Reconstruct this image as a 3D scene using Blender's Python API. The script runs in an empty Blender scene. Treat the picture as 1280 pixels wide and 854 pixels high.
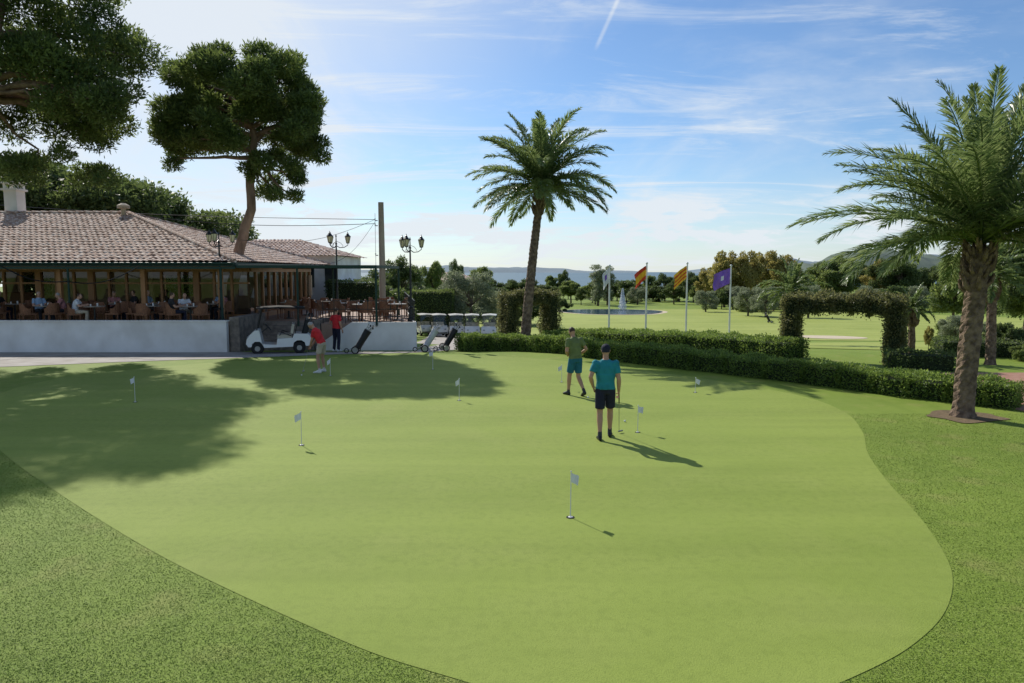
import bpy, math, random, bmesh
import numpy as np
from mathutils import Vector, Matrix, noise
from mathutils.bvhtree import BVHTree
R=random.Random(7)
SC=bpy.context.scene
COL=SC.collection
# ------------------------------------------------------------------ site survey helpers
CAMH=3.1; F=900.0; PIT=math.radians(5.52)
GY=[-50,27,33,40,50,60,100,150,300,480,520,700]
GZ=[0,0,-.35,-.95,-1.7,-2.2,-2.9,-3.6,-5.0,-6.0,-9,-12]
def zg(y): return float(np.interp(y,GY,GZ))
def ray(px,py):
    dx=(px-640)/F; dy=-(py-427)/F
    return Vector((dx, math.cos(PIT)+dy*math.sin(PIT), -math.sin(PIT)+dy*math.cos(PIT)))
def P(px,py,z=None):
    d=ray(px,py)
    if z is not None:
        t=(z-CAMH)/d.z
    else:
        t=1.0
        while t<600 and CAMH+d.z*t>zg(d.y*t): t+=.02 if t<80 else .3
    return Vector((d.x*t,d.y*t,CAMH+d.z*t))
def PD(px,py,Y):
    d=ray(px,py); t=Y/d.y
    return Vector((d.x*t,Y,CAMH+d.z*t))
# ------------------------------------------------------------------ materials
def new_mat(name):
    m=bpy.data.materials.new(name); m.use_nodes=True
    nt=m.node_tree; b=nt.nodes['Principled BSDF']; return m,nt,b
def M(name,c1,c2=None,scale=5,rough=.7,bump=0,bscale=None,metal=0,spec=.3,stretch=(1,1,1),lo=.35,hi=.65,bdist=.02,detail=4):
    m,nt,b=new_mat(name)
    b.inputs['Roughness'].default_value=rough; b.inputs['Metallic'].default_value=metal
    b.inputs['Specular IOR Level'].default_value=spec
    b.inputs['Base Color'].default_value=(*c1,1)
    if c2 is None: c2=tuple(x*.8 for x in c1)
    tc=nt.nodes.new('ShaderNodeTexCoord'); mp=nt.nodes.new('ShaderNodeMapping'); mp.inputs['Scale'].default_value=stretch
    nt.links.new(tc.outputs['Object'],mp.inputs[0])
    n=nt.nodes.new('ShaderNodeTexNoise'); n.inputs['Scale'].default_value=scale; n.inputs['Detail'].default_value=detail
    nt.links.new(mp.outputs[0],n.inputs['Vector'])
    r=nt.nodes.new('ShaderNodeValToRGB'); r.color_ramp.elements[0].position=lo; r.color_ramp.elements[1].position=hi
    r.color_ramp.elements[0].color=(*c1,1); r.color_ramp.elements[1].color=(*c2,1)
    nt.links.new(n.outputs['Fac'],r.inputs[0]); nt.links.new(r.outputs[0],b.inputs['Base Color'])
    if bump:
        n2=nt.nodes.new('ShaderNodeTexNoise'); n2.inputs['Scale'].default_value=bscale or scale*4; n2.inputs['Detail'].default_value=4
        nt.links.new(mp.outputs[0],n2.inputs['Vector'])
        bp=nt.nodes.new('ShaderNodeBump'); bp.inputs['Strength'].default_value=bump; bp.inputs['Distance'].default_value=bdist
        nt.links.new(n2.outputs['Fac'],bp.inputs['Height']); nt.links.new(bp.outputs[0],b.inputs['Normal'])
    return m
def LEAF(name,c1,c2,scale=.9,trans=.35,rough=.55,rnd=.45):
    m,nt,b=new_mat(name)
    tc=nt.nodes.new('ShaderNodeTexCoord'); n=nt.nodes.new('ShaderNodeTexNoise'); n.inputs['Scale'].default_value=scale; n.inputs['Detail'].default_value=2
    nt.links.new(tc.outputs['Object'],n.inputs['Vector'])
    g=nt.nodes.new('ShaderNodeNewGeometry')
    a=nt.nodes.new('ShaderNodeMath'); a.operation='MULTIPLY_ADD'; a.inputs[1].default_value=rnd; nt.links.new(g.outputs['Random Per Island'],a.inputs[0]); 
    a2=nt.nodes.new('ShaderNodeMath'); a2.operation='SUBTRACT'; a2.inputs[1].default_value=rnd/2; nt.links.new(n.outputs['Fac'],a2.inputs[0]); nt.links.new(a2.outputs[0],a.inputs[2])
    r=nt.nodes.new('ShaderNodeValToRGB'); r.color_ramp.elements[0].position=.25; r.color_ramp.elements[1].position=.75
    r.color_ramp.elements[0].color=(*c1,1); r.color_ramp.elements[1].color=(*c2,1)
    nt.links.new(a.outputs[0],r.inputs[0]); nt.links.new(r.outputs[0],b.inputs['Base Color'])
    b.inputs['Roughness'].default_value=rough; b.inputs['Specular IOR Level'].default_value=.35
    if trans>0:
        t=nt.nodes.new('ShaderNodeBsdfTranslucent'); hs=nt.nodes.new('ShaderNodeHueSaturation'); hs.inputs['Value'].default_value=1.8; hs.inputs['Hue'].default_value=.485
        nt.links.new(r.outputs[0],hs.inputs['Color']); nt.links.new(hs.outputs[0],t.inputs['Color'])
        mx=nt.nodes.new('ShaderNodeMixShader'); mx.inputs[0].default_value=trans
        nt.links.new(b.outputs[0],mx.inputs[1]); nt.links.new(t.outputs[0],mx.inputs[2])
        nt.links.new(mx.outputs[0],nt.nodes['Material Output'].inputs['Surface'])
    return m
def GRASS(name,ca,cb,cc,big=.35,fine=60,bump=.5,stripes=0,yel=(.24,.22,.07),yamt=.0,mid=4.0,dk=.6,yscale=1.3,st1=(.06,.55,1),st2=(.12,2.2,1),mot=0):
    m,nt,b=new_mat(name); L=nt.links
    tc=nt.nodes.new('ShaderNodeTexCoord')
    def nz(s,d=4,st=None,rot=0):
        n=nt.nodes.new('ShaderNodeTexNoise'); n.inputs['Scale'].default_value=s; n.inputs['Detail'].default_value=d
        if st:
            mp=nt.nodes.new('ShaderNodeMapping'); mp.inputs['Scale'].default_value=st; mp.inputs['Rotation'].default_value=(0,0,rot); L.new(tc.outputs['Object'],mp.inputs[0]); L.new(mp.outputs[0],n.inputs['Vector'])
        else: L.new(tc.outputs['Object'],n.inputs['Vector'])
        return n
    def mixc(f,a,bb):
        x=nt.nodes.new('ShaderNodeMix'); x.data_type='RGBA'
        if isinstance(f,float): x.inputs[0].default_value=f
        else: L.new(f,x.inputs[0])
        for i,s in ((6,a),(7,bb)):
            if isinstance(s,tuple): x.inputs[i].default_value=(*s,1)
            else: L.new(s,x.inputs[i])
        return x.outputs[2]
    def rng(o,a,bb,c=0.,d=1.):
        x=nt.nodes.new('ShaderNodeMapRange'); x.inputs[1].default_value=a; x.inputs[2].default_value=bb; x.inputs[3].default_value=c; x.inputs[4].default_value=d
        L.new(o,x.inputs[0]); return x.outputs[0]
    c=mixc(rng(nz(big,2).outputs['Fac'],.35,.65),ca,cb)
    c=mixc(rng(nz(mid,6).outputs['Fac'],.4,.7,0,.55),c,cc)
    f=nz(fine,3)
    dark=tuple(x*.62 for x in ca)
    c=mixc(rng(f.outputs['Fac'],.5,.72,0,dk),c,dark)
    if mot: c=mixc(rng(nz(9,8).outputs['Fac'],.48,.66,0,mot),c,tuple(x*.74 for x in ca))
    if yamt>0:
        c=mixc(rng(nz(yscale,8).outputs['Fac'],.54,.72,0,yamt),c,yel)
    if stripes:
        s=nz(1.0,4,st1); c=mixc(rng(s.outputs['Fac'],.42,.62,0,stripes),c,tuple(x*1.14 for x in cb))
        s2=nz(1.0,3,st2); c=mixc(rng(s2.outputs['Fac'],.47,.66,0,stripes*.7),c,tuple(x*.8 for x in ca))
    L.new(c,b.inputs['Base Color']); b.inputs['Roughness'].default_value=.8; b.inputs['Specular IOR Level'].default_value=.15
    bp=nt.nodes.new('ShaderNodeBump'); bp.inputs['Strength'].default_value=bump; bp.inputs['Distance'].default_value=.02
    L.new(f.outputs['Fac'],bp.inputs['Height']); L.new(bp.outputs[0],b.inputs['Normal'])
    return m
# ------------------------------------------------------------------ mesh builder
class MB:
    def __init__(s): s.v=[]; s.f=[]; s.m=[]
    def add(s,vs,fs,mat=0):
        o=len(s.v); s.v+= [tuple(v) for v in vs]; s.f+=[tuple(i+o for i in f) for f in fs]; s.m+=[mat]*len(fs)
    def box(s,c,size,mat=0,rot=None,top=(1,1)):
        hx,hy,hz=[x/2 for x in size]; vs=[]
        for z in (-1,1):
            kx,ky=(top if z>0 else (1,1))
            for x,y in((-1,-1),(1,-1),(1,1),(-1,1)): vs.append(Vector((x*hx*kx,y*hy*ky,z*hz)))
        if rot is not None: vs=[rot@v for v in vs]
        vs=[v+Vector(c) for v in vs]
        s.add(vs,[(3,2,1,0),(4,5,6,7),(0,1,5,4),(1,2,6,5),(2,3,7,6),(3,0,4,7)],mat)
    def bb(s,x0,x1,y0,y1,z0,z1,mat=0): s.box(((x0+x1)/2,(y0+y1)/2,(z0+z1)/2),(x1-x0,y1-y0,z1-z0),mat)
    def loft(s,rings,mat=0,cap=True):
        n=len(rings[0]); vs=[v for r in rings for v in r]; fs=[]
        for i in range(len(rings)-1):
            for j in range(n):
                a=i*n+j; b=i*n+(j+1)%n; fs.append((a,b,b+n,a+n))
        if cap: fs.append(tuple(range(n-1,-1,-1))); fs.append(tuple((len(rings)-1)*n+j for j in range(n)))
        s.add(vs,fs,mat)
    def tube(s,pts,rads,mat=0,n=8,cap=True,flat=1.0,ref=None):
        pts=[Vector(p) for p in pts]
        if not hasattr(rads,'__len__'): rads=[rads]*len(pts)
        rings=[]; u=None
        for i,p in enumerate(pts):
            t=(pts[min(i+1,len(pts)-1)]-pts[max(i-1,0)]).normalized()
            if u is None:
                a=Vector(ref) if ref is not None else (Vector((1,0,0)) if abs(t.x)<.8 else Vector((0,1,0)))
                u=(a-t*a.dot(t)).normalized()
            else: u=(u-t*u.dot(t)).normalized()
            w=t.cross(u)
            rings.append([p+(u*math.cos(k*2*math.pi/n)+w*flat*math.sin(k*2*math.pi/n))*rads[i] for k in range(n)])
        s.loft(rings,mat,cap)
    def ringtube(s,c,r,a,b,rad,mat=0,n=20,m=6):
        c=Vector(c);a=Vector(a);b=Vector(b);ax=a.cross(b); vs=[];fs=[]
        for i in range(n):
            t=2*math.pi*i/n; d=a*math.cos(t)+b*math.sin(t)
            for j in range(m):
                q=2*math.pi*j/m; vs.append(c+d*(r+rad*math.cos(q))+ax*rad*math.sin(q))
        for i in range(n):
            for j in range(m): fs.append((i*m+j,((i+1)%n)*m+j,((i+1)%n)*m+(j+1)%m,i*m+(j+1)%m))
        s.add(vs,fs,mat)
    def lathe(s,c,prof,mat=0,n=12,cap=True):
        c=Vector(c); s.loft([[c+Vector((r*math.cos(k*2*math.pi/n),r*math.sin(k*2*math.pi/n),z)) for k in range(n)] for r,z in prof],mat,cap)
    def ell(s,c,r,mat=0,n=12,rot=None):
        c=Vector(c); rings=[]
        for i in range(1,n):
            th=math.pi*i/n; rr=math.sin(th)
            ring=[Vector((r[0]*rr*math.cos(k*2*math.pi/n),r[1]*rr*math.sin(k*2*math.pi/n),-r[2]*math.cos(th))) for k in range(n)]
            if rot is not None: ring=[rot@v for v in ring]
            rings.append([v+c for v in ring])
        s.loft(rings,mat)
    def prism(s,poly,y0,y1,mat=0):
        n=len(poly); vs=[(x,y0,z) for x,z in poly]+[(x,y1,z) for x,z in poly]
        fs=[tuple(range(n)),tuple(range(2*n-1,n-1,-1))]+[(i,i+n,(i+1)%n+n,(i+1)%n) for i in range(n)]
        s.add(vs,fs,mat)
    def slab(s,poly,z0,z1,mat=0):
        n=len(poly); vs=[(x,y,z0) for x,y in poly]+[(x,y,z1) for x,y in poly]
        fs=[tuple(range(n)),tuple(range(2*n-1,n-1,-1))]+[(i,i+n,(i+1)%n+n,(i+1)%n) for i in range(n)]
        s.add(vs,fs,mat)
    def mesh(s,name,mats,smooth=False,recalc=True):
        me=bpy.data.meshes.new(name); me.from_pydata(s.v,[],s.f)
        for m in mats: me.materials.append(m)
        me.polygons.foreach_set('material_index',s.m)
        if recalc:
            bm=bmesh.new(); bm.from_mesh(me); bmesh.ops.recalc_face_normals(bm,faces=bm.faces); bm.to_mesh(me); bm.free()
        if smooth: me.polygons.foreach_set('use_smooth',[True]*len(me.polygons))
        me.update(); return me
    def obj(s,name,mats,parent=None,loc=(0,0,0),rz=0,bevel=0,smooth=False):
        o=mkobj(name,s.mesh(name,mats,smooth),parent,loc,rz)
        if bevel:
            b=o.modifiers.new('b','BEVEL'); b.width=bevel; b.segments=2; b.limit_method='ANGLE'; b.angle_limit=math.radians(40)
        return o
def mkobj(name,me,parent=None,loc=(0,0,0),rz=0,s=1):
    o=bpy.data.objects.new(name,me); COL.objects.link(o); o.location=loc; o.rotation_euler=(0,0,rz)
    o.scale=(s,s,s) if not hasattr(s,'__len__') else s
    if parent: o.parent=parent
    return o
def empty(name,loc=(0,0,0),rz=0,s=1): return mkobj(name,None,None,loc,rz,s)
def place(name,parts,loc,rz=0,s=1,parent=None):
    e=mkobj(name,None,parent,loc,rz,s)
    for n,me in parts: mkobj(n,me,e)
    return e
def npmesh(name,V,mat,k=4):
    n=V.shape[0]; me=bpy.data.meshes.new(name)
    me.vertices.add(n*k); me.vertices.foreach_set('co',V.reshape(-1).astype(np.float32))
    me.loops.add(n*k); me.loops.foreach_set('vertex_index',np.arange(n*k,dtype=np.int32))
    me.polygons.add(n); me.polygons.foreach_set('loop_start',np.arange(n,dtype=np.int32)*k)
    me.update(calc_edges=True); me.validate(); me.materials.append(mat); return me
def nrm(a): return a/np.maximum(np.linalg.norm(a,axis=1,keepdims=True),1e-9)
def leaves(rng,pos,dirs,L,W,rnd=.7,up=.2):
    n=len(pos); a=nrm(dirs*.6+rng.normal(size=(n,3))*rnd+np.array([0,0,up]))
    b=nrm(np.cross(a,rng.normal(size=(n,3)))); l=L*rng.uniform(.6,1.3,(n,1)); w=W*rng.uniform(.6,1.3,(n,1))
    return np.stack([pos,pos+a*l*.5+b*w*.5,pos+a*l,pos+a*l*.5-b*w*.5],axis=1)
def puffcloud(rng,C,Rr,n,L,W,shell=(.35,1.),squash=.75,rnd=.7,up=.25):
    C=np.array(C);Rr=np.array(Rr); p=Rr**2/np.sum(Rr**2); k=rng.choice(len(C),n,p=p)
    d=nrm(rng.normal(size=(n,3))); r=np.clip(rng.normal(.78,.2,(n,1)),.1,1.3)
    pos=C[k]+d*r*Rr[k][:,None]*np.array([1,1,squash])
    return leaves(rng,pos,d,L,W,rnd,up)
# ------------------------------------------------------------------ world, sun, camera
SAZ=math.radians(33); SEL=math.radians(37)
S=Vector((-math.sin(SAZ)*math.cos(SEL),math.cos(SAZ)*math.cos(SEL),math.sin(SEL)))
w=bpy.data.worlds.new('World'); SC.world=w; w.use_nodes=True; nt=w.node_tree; L=nt.links
bg=nt.nodes['Background']; bg.inputs['Strength'].default_value=.11
sky=nt.nodes.new('ShaderNodeTexSky'); sky.sky_type='NISHITA'; sky.sun_disc=False; sky.sun_elevation=SEL; sky.sun_rotation=-SAZ
sky.altitude=0; sky.air_density=1.0; sky.dust_density=.3; sky.ozone_density=2.5
tc=nt.nodes.new('ShaderNodeTexCoord'); sep=nt.nodes.new('ShaderNodeSeparateXYZ'); L.new(tc.outputs['Generated'],sep.inputs[0])
def mth(op,a,b=None,clamp=False):
    x=nt.nodes.new('ShaderNodeMath'); x.operation=op; x.use_clamp=clamp
    for i,v in enumerate((a,b)):
        if v is None: continue
        if isinstance(v,(int,float)): x.inputs[i].default_value=v
        else: L.new(v,x.inputs[i])
    return x.outputs[0]
def mr(o,a,b,c=0,d=1,smooth=True):
    x=nt.nodes.new('ShaderNodeMapRange'); x.interpolation_type='SMOOTHSTEP' if smooth else 'LINEAR'
    for i,v in enumerate((a,b,c,d)): x.inputs[i+1].default_value=v
    L.new(o,x.inputs[0]); return x.outputs[0]
def vnoise(vec,scale,detail=8,rough=.6,dist=0,mapscale=(1,1,1),rot=(0,0,0),loc=(0,0,0)):
    mp=nt.nodes.new('ShaderNodeMapping'); mp.inputs['Scale'].default_value=mapscale; mp.inputs['Rotation'].default_value=rot; mp.inputs['Location'].default_value=loc
    L.new(vec,mp.inputs[0]); n=nt.nodes.new('ShaderNodeTexNoise'); n.inputs['Scale'].default_value=scale; n.inputs['Detail'].default_value=detail
    n.inputs['Roughness'].default_value=rough; n.inputs['Distortion'].default_value=dist; L.new(mp.outputs[0],n.inputs['Vector']); return n.outputs['Fac']
zz=mth('ADD',mth('MAXIMUM',sep.outputs[2],0),.10)
cmb=nt.nodes.new('ShaderNodeCombineXYZ'); L.new(mth('DIVIDE',sep.outputs[0],zz),cmb.inputs[0]); L.new(mth('DIVIDE',sep.outputs[1],zz),cmb.inputs[1])
ci=mr(vnoise(cmb.outputs[0],.6,7,.6,.6,(1,.6,1),(0,0,.5)),.46,.74,0,.75)
ci2=mr(vnoise(cmb.outputs[0],1.1,8,.68,1.6,(.5,1.3,1),(0,0,-.45),(3,1,0)),.48,.72,0,.6)
az=nt.nodes.new('ShaderNodeCombineXYZ'); L.new(mth('DIVIDE',sep.outputs[0],mth('MAXIMUM',sep.outputs[1],.05)),az.inputs[0]); L.new(mth('MULTIPLY',sep.outputs[2],3.6),az.inputs[1])
cu=mth('MULTIPLY',mr(vnoise(az.outputs[0],6,7,.6,.2,(1,1,1),(0,0,0),(1.7,.4,0)),.50,.62,0,.85),mth('MULTIPLY',mr(sep.outputs[2],.02,.045),mr(sep.outputs[2],.12,.07)))
sd=nt.nodes.new('ShaderNodeVectorMath'); sd.operation='DOT_PRODUCT'; L.new(tc.outputs['Generated'],sd.inputs[0]); sd.inputs[1].default_value=S
sunhaze=mr(sd.outputs['Value'],.75,1.0,0,.85)
hz=mr(sep.outputs[2],.17,-.02,0,.45)
d1=ray(774,-4).normalized(); d2=ray(747,56).normalized(); nn=d1.cross(d2).normalized(); mid=(d1+d2).normalized()
c1=nt.nodes.new('ShaderNodeVectorMath'); c1.operation='DOT_PRODUCT'; L.new(tc.outputs['Generated'],c1.inputs[0]); c1.inputs[1].default_value=nn
c2=nt.nodes.new('ShaderNodeVectorMath'); c2.operation='DOT_PRODUCT'; L.new(tc.outputs['Generated'],c2.inputs[0]); c2.inputs[1].default_value=mid
con=mth('MULTIPLY',mr(mth('ABSOLUTE',c1.outputs['Value']),.0042,.0002,0,.34),mr(c2.outputs['Value'],math.cos(.040),math.cos(.022)))
f=mth('ADD',mth('ADD',mth('ADD',ci,ci2),mth('ADD',cu,con)),mth('ADD',sunhaze,hz),True)
f=mth('MINIMUM',f,.93)
tint=nt.nodes.new('ShaderNodeMix'); tint.data_type='RGBA'; tint.blend_type='MULTIPLY'; tint.inputs[0].default_value=1; L.new(sky.outputs[0],tint.inputs[6]); tint.inputs[7].default_value=(.81,.96,1.12,1)
mx=nt.nodes.new('ShaderNodeMix'); mx.data_type='RGBA'; L.new(f,mx.inputs[0]); L.new(tint.outputs[2],mx.inputs[6]); mx.inputs[7].default_value=(7.2,7.7,8.2,1)
L.new(mx.outputs[2],bg.inputs['Color'])
sl=bpy.data.lights.new('sun','SUN'); sl.energy=5.0; sl.angle=math.radians(.53); sl.color=(1,.95,.86)
so=bpy.data.objects.new('sun',sl); COL.objects.link(so); so.rotation_euler=S.to_track_quat('Z','Y').to_euler()
cam=bpy.data.cameras.new('camera'); co=bpy.data.objects.new('camera',cam); COL.objects.link(co); SC.camera=co
cam.sensor_width=36; cam.lens=F/1280*36; cam.clip_end=60000; cam.clip_start=.05
co.location=(0,0,CAMH); co.rotation_euler=(math.pi/2-PIT,0,0)
SC.view_settings.view_transform='Standard'; SC.view_settings.look='None'; SC.view_settings.exposure=0
# ------------------------------------------------------------------ common materials
m_lawn=GRASS('lawn_grass',(.145,.215,.028),(.185,.255,.038),(.21,.27,.05),.3,45,.5,.3,(.31,.28,.10),.5,st1=(.5,.5,1),st2=(1.6,.25,1),dk=.4)
m_green=GRASS('putting_green_grass',(.212,.278,.050),(.245,.308,.060),(.262,.315,.072),.22,90,.3,.38,(.30,.31,.10),.22,mid=1.2,yscale=.5,mot=.35)
m_fair=GRASS('fairway_grass',(.27,.32,.065),(.33,.37,.095),(.21,.265,.05),.06,4,.1,.35,mid=.3)  # stretched darker bands paint tree shadows into the fairway colour
m_blade=LEAF('grass_blades',(.15,.22,.027),(.26,.33,.058),1.6,0,.7,.25)
m_pave=M('pale_paving',(.38,.35,.32),(.27,.24,.21),1.5,.85,.3,20)
m_brick=M('brick_paving',(.30,.15,.10),(.38,.22,.16),6,.9,.3,30)
m_mulch=M('mulch',(.20,.14,.08),(.12,.09,.05),9,.95,1,40)
m_sand=M('bunker_sand',(.55,.47,.34),(.48,.40,.29),3,.95)
m_white=M('white_render',(.78,.77,.74),(.62,.60,.56),.9,.8,.15,12,detail=7)
m_wood=M('varnished_timber',(.42,.21,.09),(.33,.16,.065),6,.45,.1,30,stretch=(1,1,.15))
m_dkgreen=M('dark_green_paint',(.018,.05,.035),None,5,.6)
m_black=M('black_iron',(.012,.012,.012),None,5,.4,spec=.5)
m_grey=M('grey_metal',(.35,.35,.36),None,5,.35,metal=.8)
m_stone=M('stone_cladding',(.26,.22,.18),(.14,.12,.10),5,.9,.6,14)
m_bark=M('pine_bark',(.30,.20,.145),(.15,.10,.07),3,.95,1,14,stretch=(1,1,.35),bdist=.05)
m_bark2=M('tree_bark',(.16,.125,.09),(.09,.07,.055),3,.95,.8,14,stretch=(1,1,.35))
m_palmbark=M('palm_trunk_bark',(.24,.17,.12),(.10,.068,.05),8,.95,1,22,bdist=.03)
m_pine=LEAF('pine_needles',(.05,.085,.022),(.13,.175,.045),.7,.42)
m_palm=LEAF('palm_leaflets',(.08,.13,.04),(.17,.22,.08),1.2,.42,.35)
m_hedge=LEAF('hedge_leaves',(.07,.125,.022),(.18,.26,.055),2.5,.42)
m_hcore=M('hedge_core',(.015,.025,.01),(.035,.05,.018),14,.95)  # very dark leaf green for the solid boxes inside the hedges
m_arch=LEAF('creeper_leaves',(.07,.085,.03),(.17,.17,.065),3,.42)
m_leafd=LEAF('dark_leaves',(.05,.083,.025),(.11,.15,.046),.5,.4)
m_leafg=LEAF('green_leaves',(.09,.13,.036),(.16,.21,.06),.4,.42)
m_leafo=LEAF('olive_leaves',(.14,.17,.095),(.24,.275,.17),.6,.32)
m_leafy=LEAF('autumn_leaves',(.20,.185,.05),(.31,.285,.085),.35,.42)
m_glass,ntg,bgl=new_mat('window_glass')
tr=ntg.nodes.new('ShaderNodeBsdfTransparent'); tr.inputs[0].default_value=(.8,.83,.81,1); gl=ntg.nodes.new('ShaderNodeBsdfGlossy'); gl.inputs['Roughness'].default_value=.02
fr=ntg.nodes.new('ShaderNodeFresnel'); fr.inputs[0].default_value=1.6; mg=ntg.nodes.new('ShaderNodeMixShader'); ntg.links.new(fr.outputs[0],mg.inputs[0]); ntg.links.new(tr.outputs[0],mg.inputs[1]); ntg.links.new(gl.outputs[0],mg.inputs[2]); ntg.links.new(mg.outputs[0],ntg.nodes['Material Output'].inputs['Surface'])
# ------------------------------------------------------------------ ground
mb=MB(); xs=[-6000,-600,-60,0,60,600,6000]; n=len(xs)
ys=[-300]+GY[1:]
vs=[(x,y,zg(y)) for y in ys for x in xs]
mb.add(vs,[(i*n+j,i*n+j+1,(i+1)*n+j+1,(i+1)*n+j) for i in range(len(ys)-1) for j in range(n-1)])
mb.obj('ground',[m_lawn])
def smoothpoly(pts,closed=True,k=8):
    out=[];n=len(pts)
    for i in range(n if closed else n-1):
        p=[pts[(i+j-1)%n] if closed else pts[max(0,min(n-1,i+j-1))] for j in range(4)]
        for q in range(k):
            t=q/k
            out.append(tuple(.5*((2*p[1][c])+(-p[0][c]+p[2][c])*t+(2*p[0][c]-5*p[1][c]+4*p[2][c]-p[3][c])*t*t+(-p[0][c]+3*p[1][c]-3*p[2][c]+p[3][c])*t**3) for c in range(2)))
    return out
def drape(name,poly,off,mat,parent=None):
    bm=bmesh.new(); vs=[bm.verts.new((x,y,0)) for x,y in poly]; bm.faces.new(vs)
    for y in GY[1:-1]:
        bmesh.ops.bisect_plane(bm,geom=bm.verts[:]+bm.edges[:]+bm.faces[:],plane_co=(0,y,0),plane_no=(0,1,0),dist=1e-5)
    bmesh.ops.triangulate(bm,faces=bm.faces[:])
    for v in bm.verts: v.co.z=zg(v.co.y)+off
    bmesh.ops.recalc_face_normals(bm,faces=bm.faces)
    if sum(f.normal.z for f in bm.faces)<0: bmesh.ops.reverse_faces(bm,faces=bm.faces)
    me=bpy.data.meshes.new(name); bm.to_mesh(me); bm.free(); me.materials.append(mat); return mkobj(name,me,parent)
gp=[(590,856),(480,823),(400,790),(290,740),(200,695),(120,648),(60,608),(10,572),(-25,535),(-20,503),(40,480),(130,466),(290,452),(430,448),(580,444),(700,451),(800,463),(900,477),(1000,495),(1055,515),(1078,540),(1085,567),(1110,603),(1150,648),(1180,692),(1191,727),(1180,768),(1140,808),(1080,842),(1000,872),(850,905),(700,892)]
gpoly=smoothpoly([tuple(P(*p)[:2]) for p in gp])
drape('putting_green',gpoly,.005,m_green)
def pp(l): return [tuple(P(*q)[:2]) for q in l]
drape('paved_path',smoothpoly(pp([(-300,470),(0,459),(150,453),(290,448),(400,444),(520,441),(575,437)]),False,6)+[(-1.9,30),(-1,33),(-.5,36),(-1.0,62),(-7,62),(-6,44),(-4,40),(-4,29),(-11,28.5),(-40,28.5)],.01,m_pave)
drape('fairway',smoothpoly([(-4,66),(6,58),(18,52),(30,50),(48,56),(70,70),(60,100),(40,118),(20,122),(0,100)]),.02,m_fair)
drape('fairway',smoothpoly([(12,34),(20,29),(34,32),(40,40),(32,46),(18,44)]),.02,m_fair)
bk=P(1035,422); drape('sand_bunker',smoothpoly([(bk.x+2.6*math.cos(a),bk.y+3.5*math.sin(a)) for a in [i*math.pi/4 for i in range(8)]]),.04,m_sand)
drape('brick_path',[(11.1,16.8),(12.6,18.6),(13.2,22),(16,22),(16,12),(11.6,15.2)],.012,m_brick)
pb=P(1203,521)
drape('mulch_bed',smoothpoly([(pb.x+(.60+.4*R.random())*math.cos(a)*1.0,pb.y+(.5+.35*R.random())*math.sin(a)) for a in [i*math.pi/6 for i in range(12)]]),.014,m_mulch)
m_water,nw,bw=new_mat('water'); bw.inputs['Base Color'].default_value=(.03,.07,.11,1); bw.inputs['Roughness'].default_value=.12
tcw=nw.nodes.new('ShaderNodeTexCoord'); nn1=nw.nodes.new('ShaderNodeTexNoise'); nn1.inputs['Scale'].default_value=1.5; nw.links.new(tcw.outputs['Object'],nn1.inputs['Vector']); bpw=nw.nodes.new('ShaderNodeBump'); bpw.inputs['Strength'].default_value=.4; nw.links.new(nn1.outputs['Fac'],bpw.inputs['Height']); nw.links.new(bpw.outputs[0],bw.inputs['Normal'])
m_sea=M('sea_water',(.07,.13,.17),(.10,.17,.21),.004,.55,0,stretch=(.3,3,1))
pc=P(765,390)
drape('pond_bank',smoothpoly([(pc.x+8.6*math.cos(a)*(1+.08*math.sin(3*a)),pc.y+11*math.sin(a)) for a in [i*math.pi/6 for i in range(12)]]),.03,m_sand)
drape('pond_water',smoothpoly([(pc.x+7.8*math.cos(a)*(1+.08*math.sin(3*a)),pc.y+10*math.sin(a)) for a in [i*math.pi/6 for i in range(12)]]),.06,m_water)
rng=np.random.default_rng(3)
n=5200; hh=rng.uniform(0,1,n)**.7; ang=rng.uniform(0,6.28,n); rr=(1-hh)*.75*rng.uniform(0,1,n)+.06
pos=np.stack([rr*np.cos(ang),rr*np.sin(ang),hh*3.5],1)
m_spray=M('fountain_spray',(.85,.87,.88),(.8,.83,.85),5,.3)
ft=P(778,388); mkobj('fountain',npmesh('fountain',leaves(rng,pos,np.zeros((n,3)),.12,.07,1,.5),m_spray),None,(ft.x,ft.y,zg(ft.y)))
mb=MB(); mb.add([(-9000,430,-5.75),(9000,430,-5.75),(9000,30000,-5.75),(-9000,30000,-5.75)],[(0,1,2,3)]); mb.obj('sea',[m_sea])
m_hill_hazed=M('distant_hill',(.15,.20,.24),(.18,.23,.26),.003,.95); m_hill2=M('near_hill',(.08,.11,.09),(.12,.15,.11),.02,.95)  # far hills have distance haze painted in as a paler blue colour
def hill(name,x0,x1,y,dep,h,mat,seed,n=70,m=10,base=-6):
    mb=MB(); vs=[]
    for j in range(m+1):
        for i in range(n+1):
            u=i/n; v=j/m; x=x0+(x1-x0)*u
            z=base+h*(math.sin(math.pi*u)**.7)*math.sin(math.pi*v)**.8*(.55+.6*noise.noise(Vector((u*6+seed,v*1.5,seed)))+.18*noise.noise(Vector((u*25,v*5,seed))))
            vs.append((x,y+dep*v,z))
    mb.add(vs,[(j*(n+1)+i,j*(n+1)+i+1,(j+1)*(n+1)+i+1,(j+1)*(n+1)+i) for j in range(m) for i in range(n)]); mb.obj(name,[mat],smooth=True)
hill('distant_hill',-2500,1800,9000,1500,120,m_hill_hazed,2.3)
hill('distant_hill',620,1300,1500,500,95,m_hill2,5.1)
hill('distant_hill',1100,3400,4200,900,190,m_hill_hazed,8.4)
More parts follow.
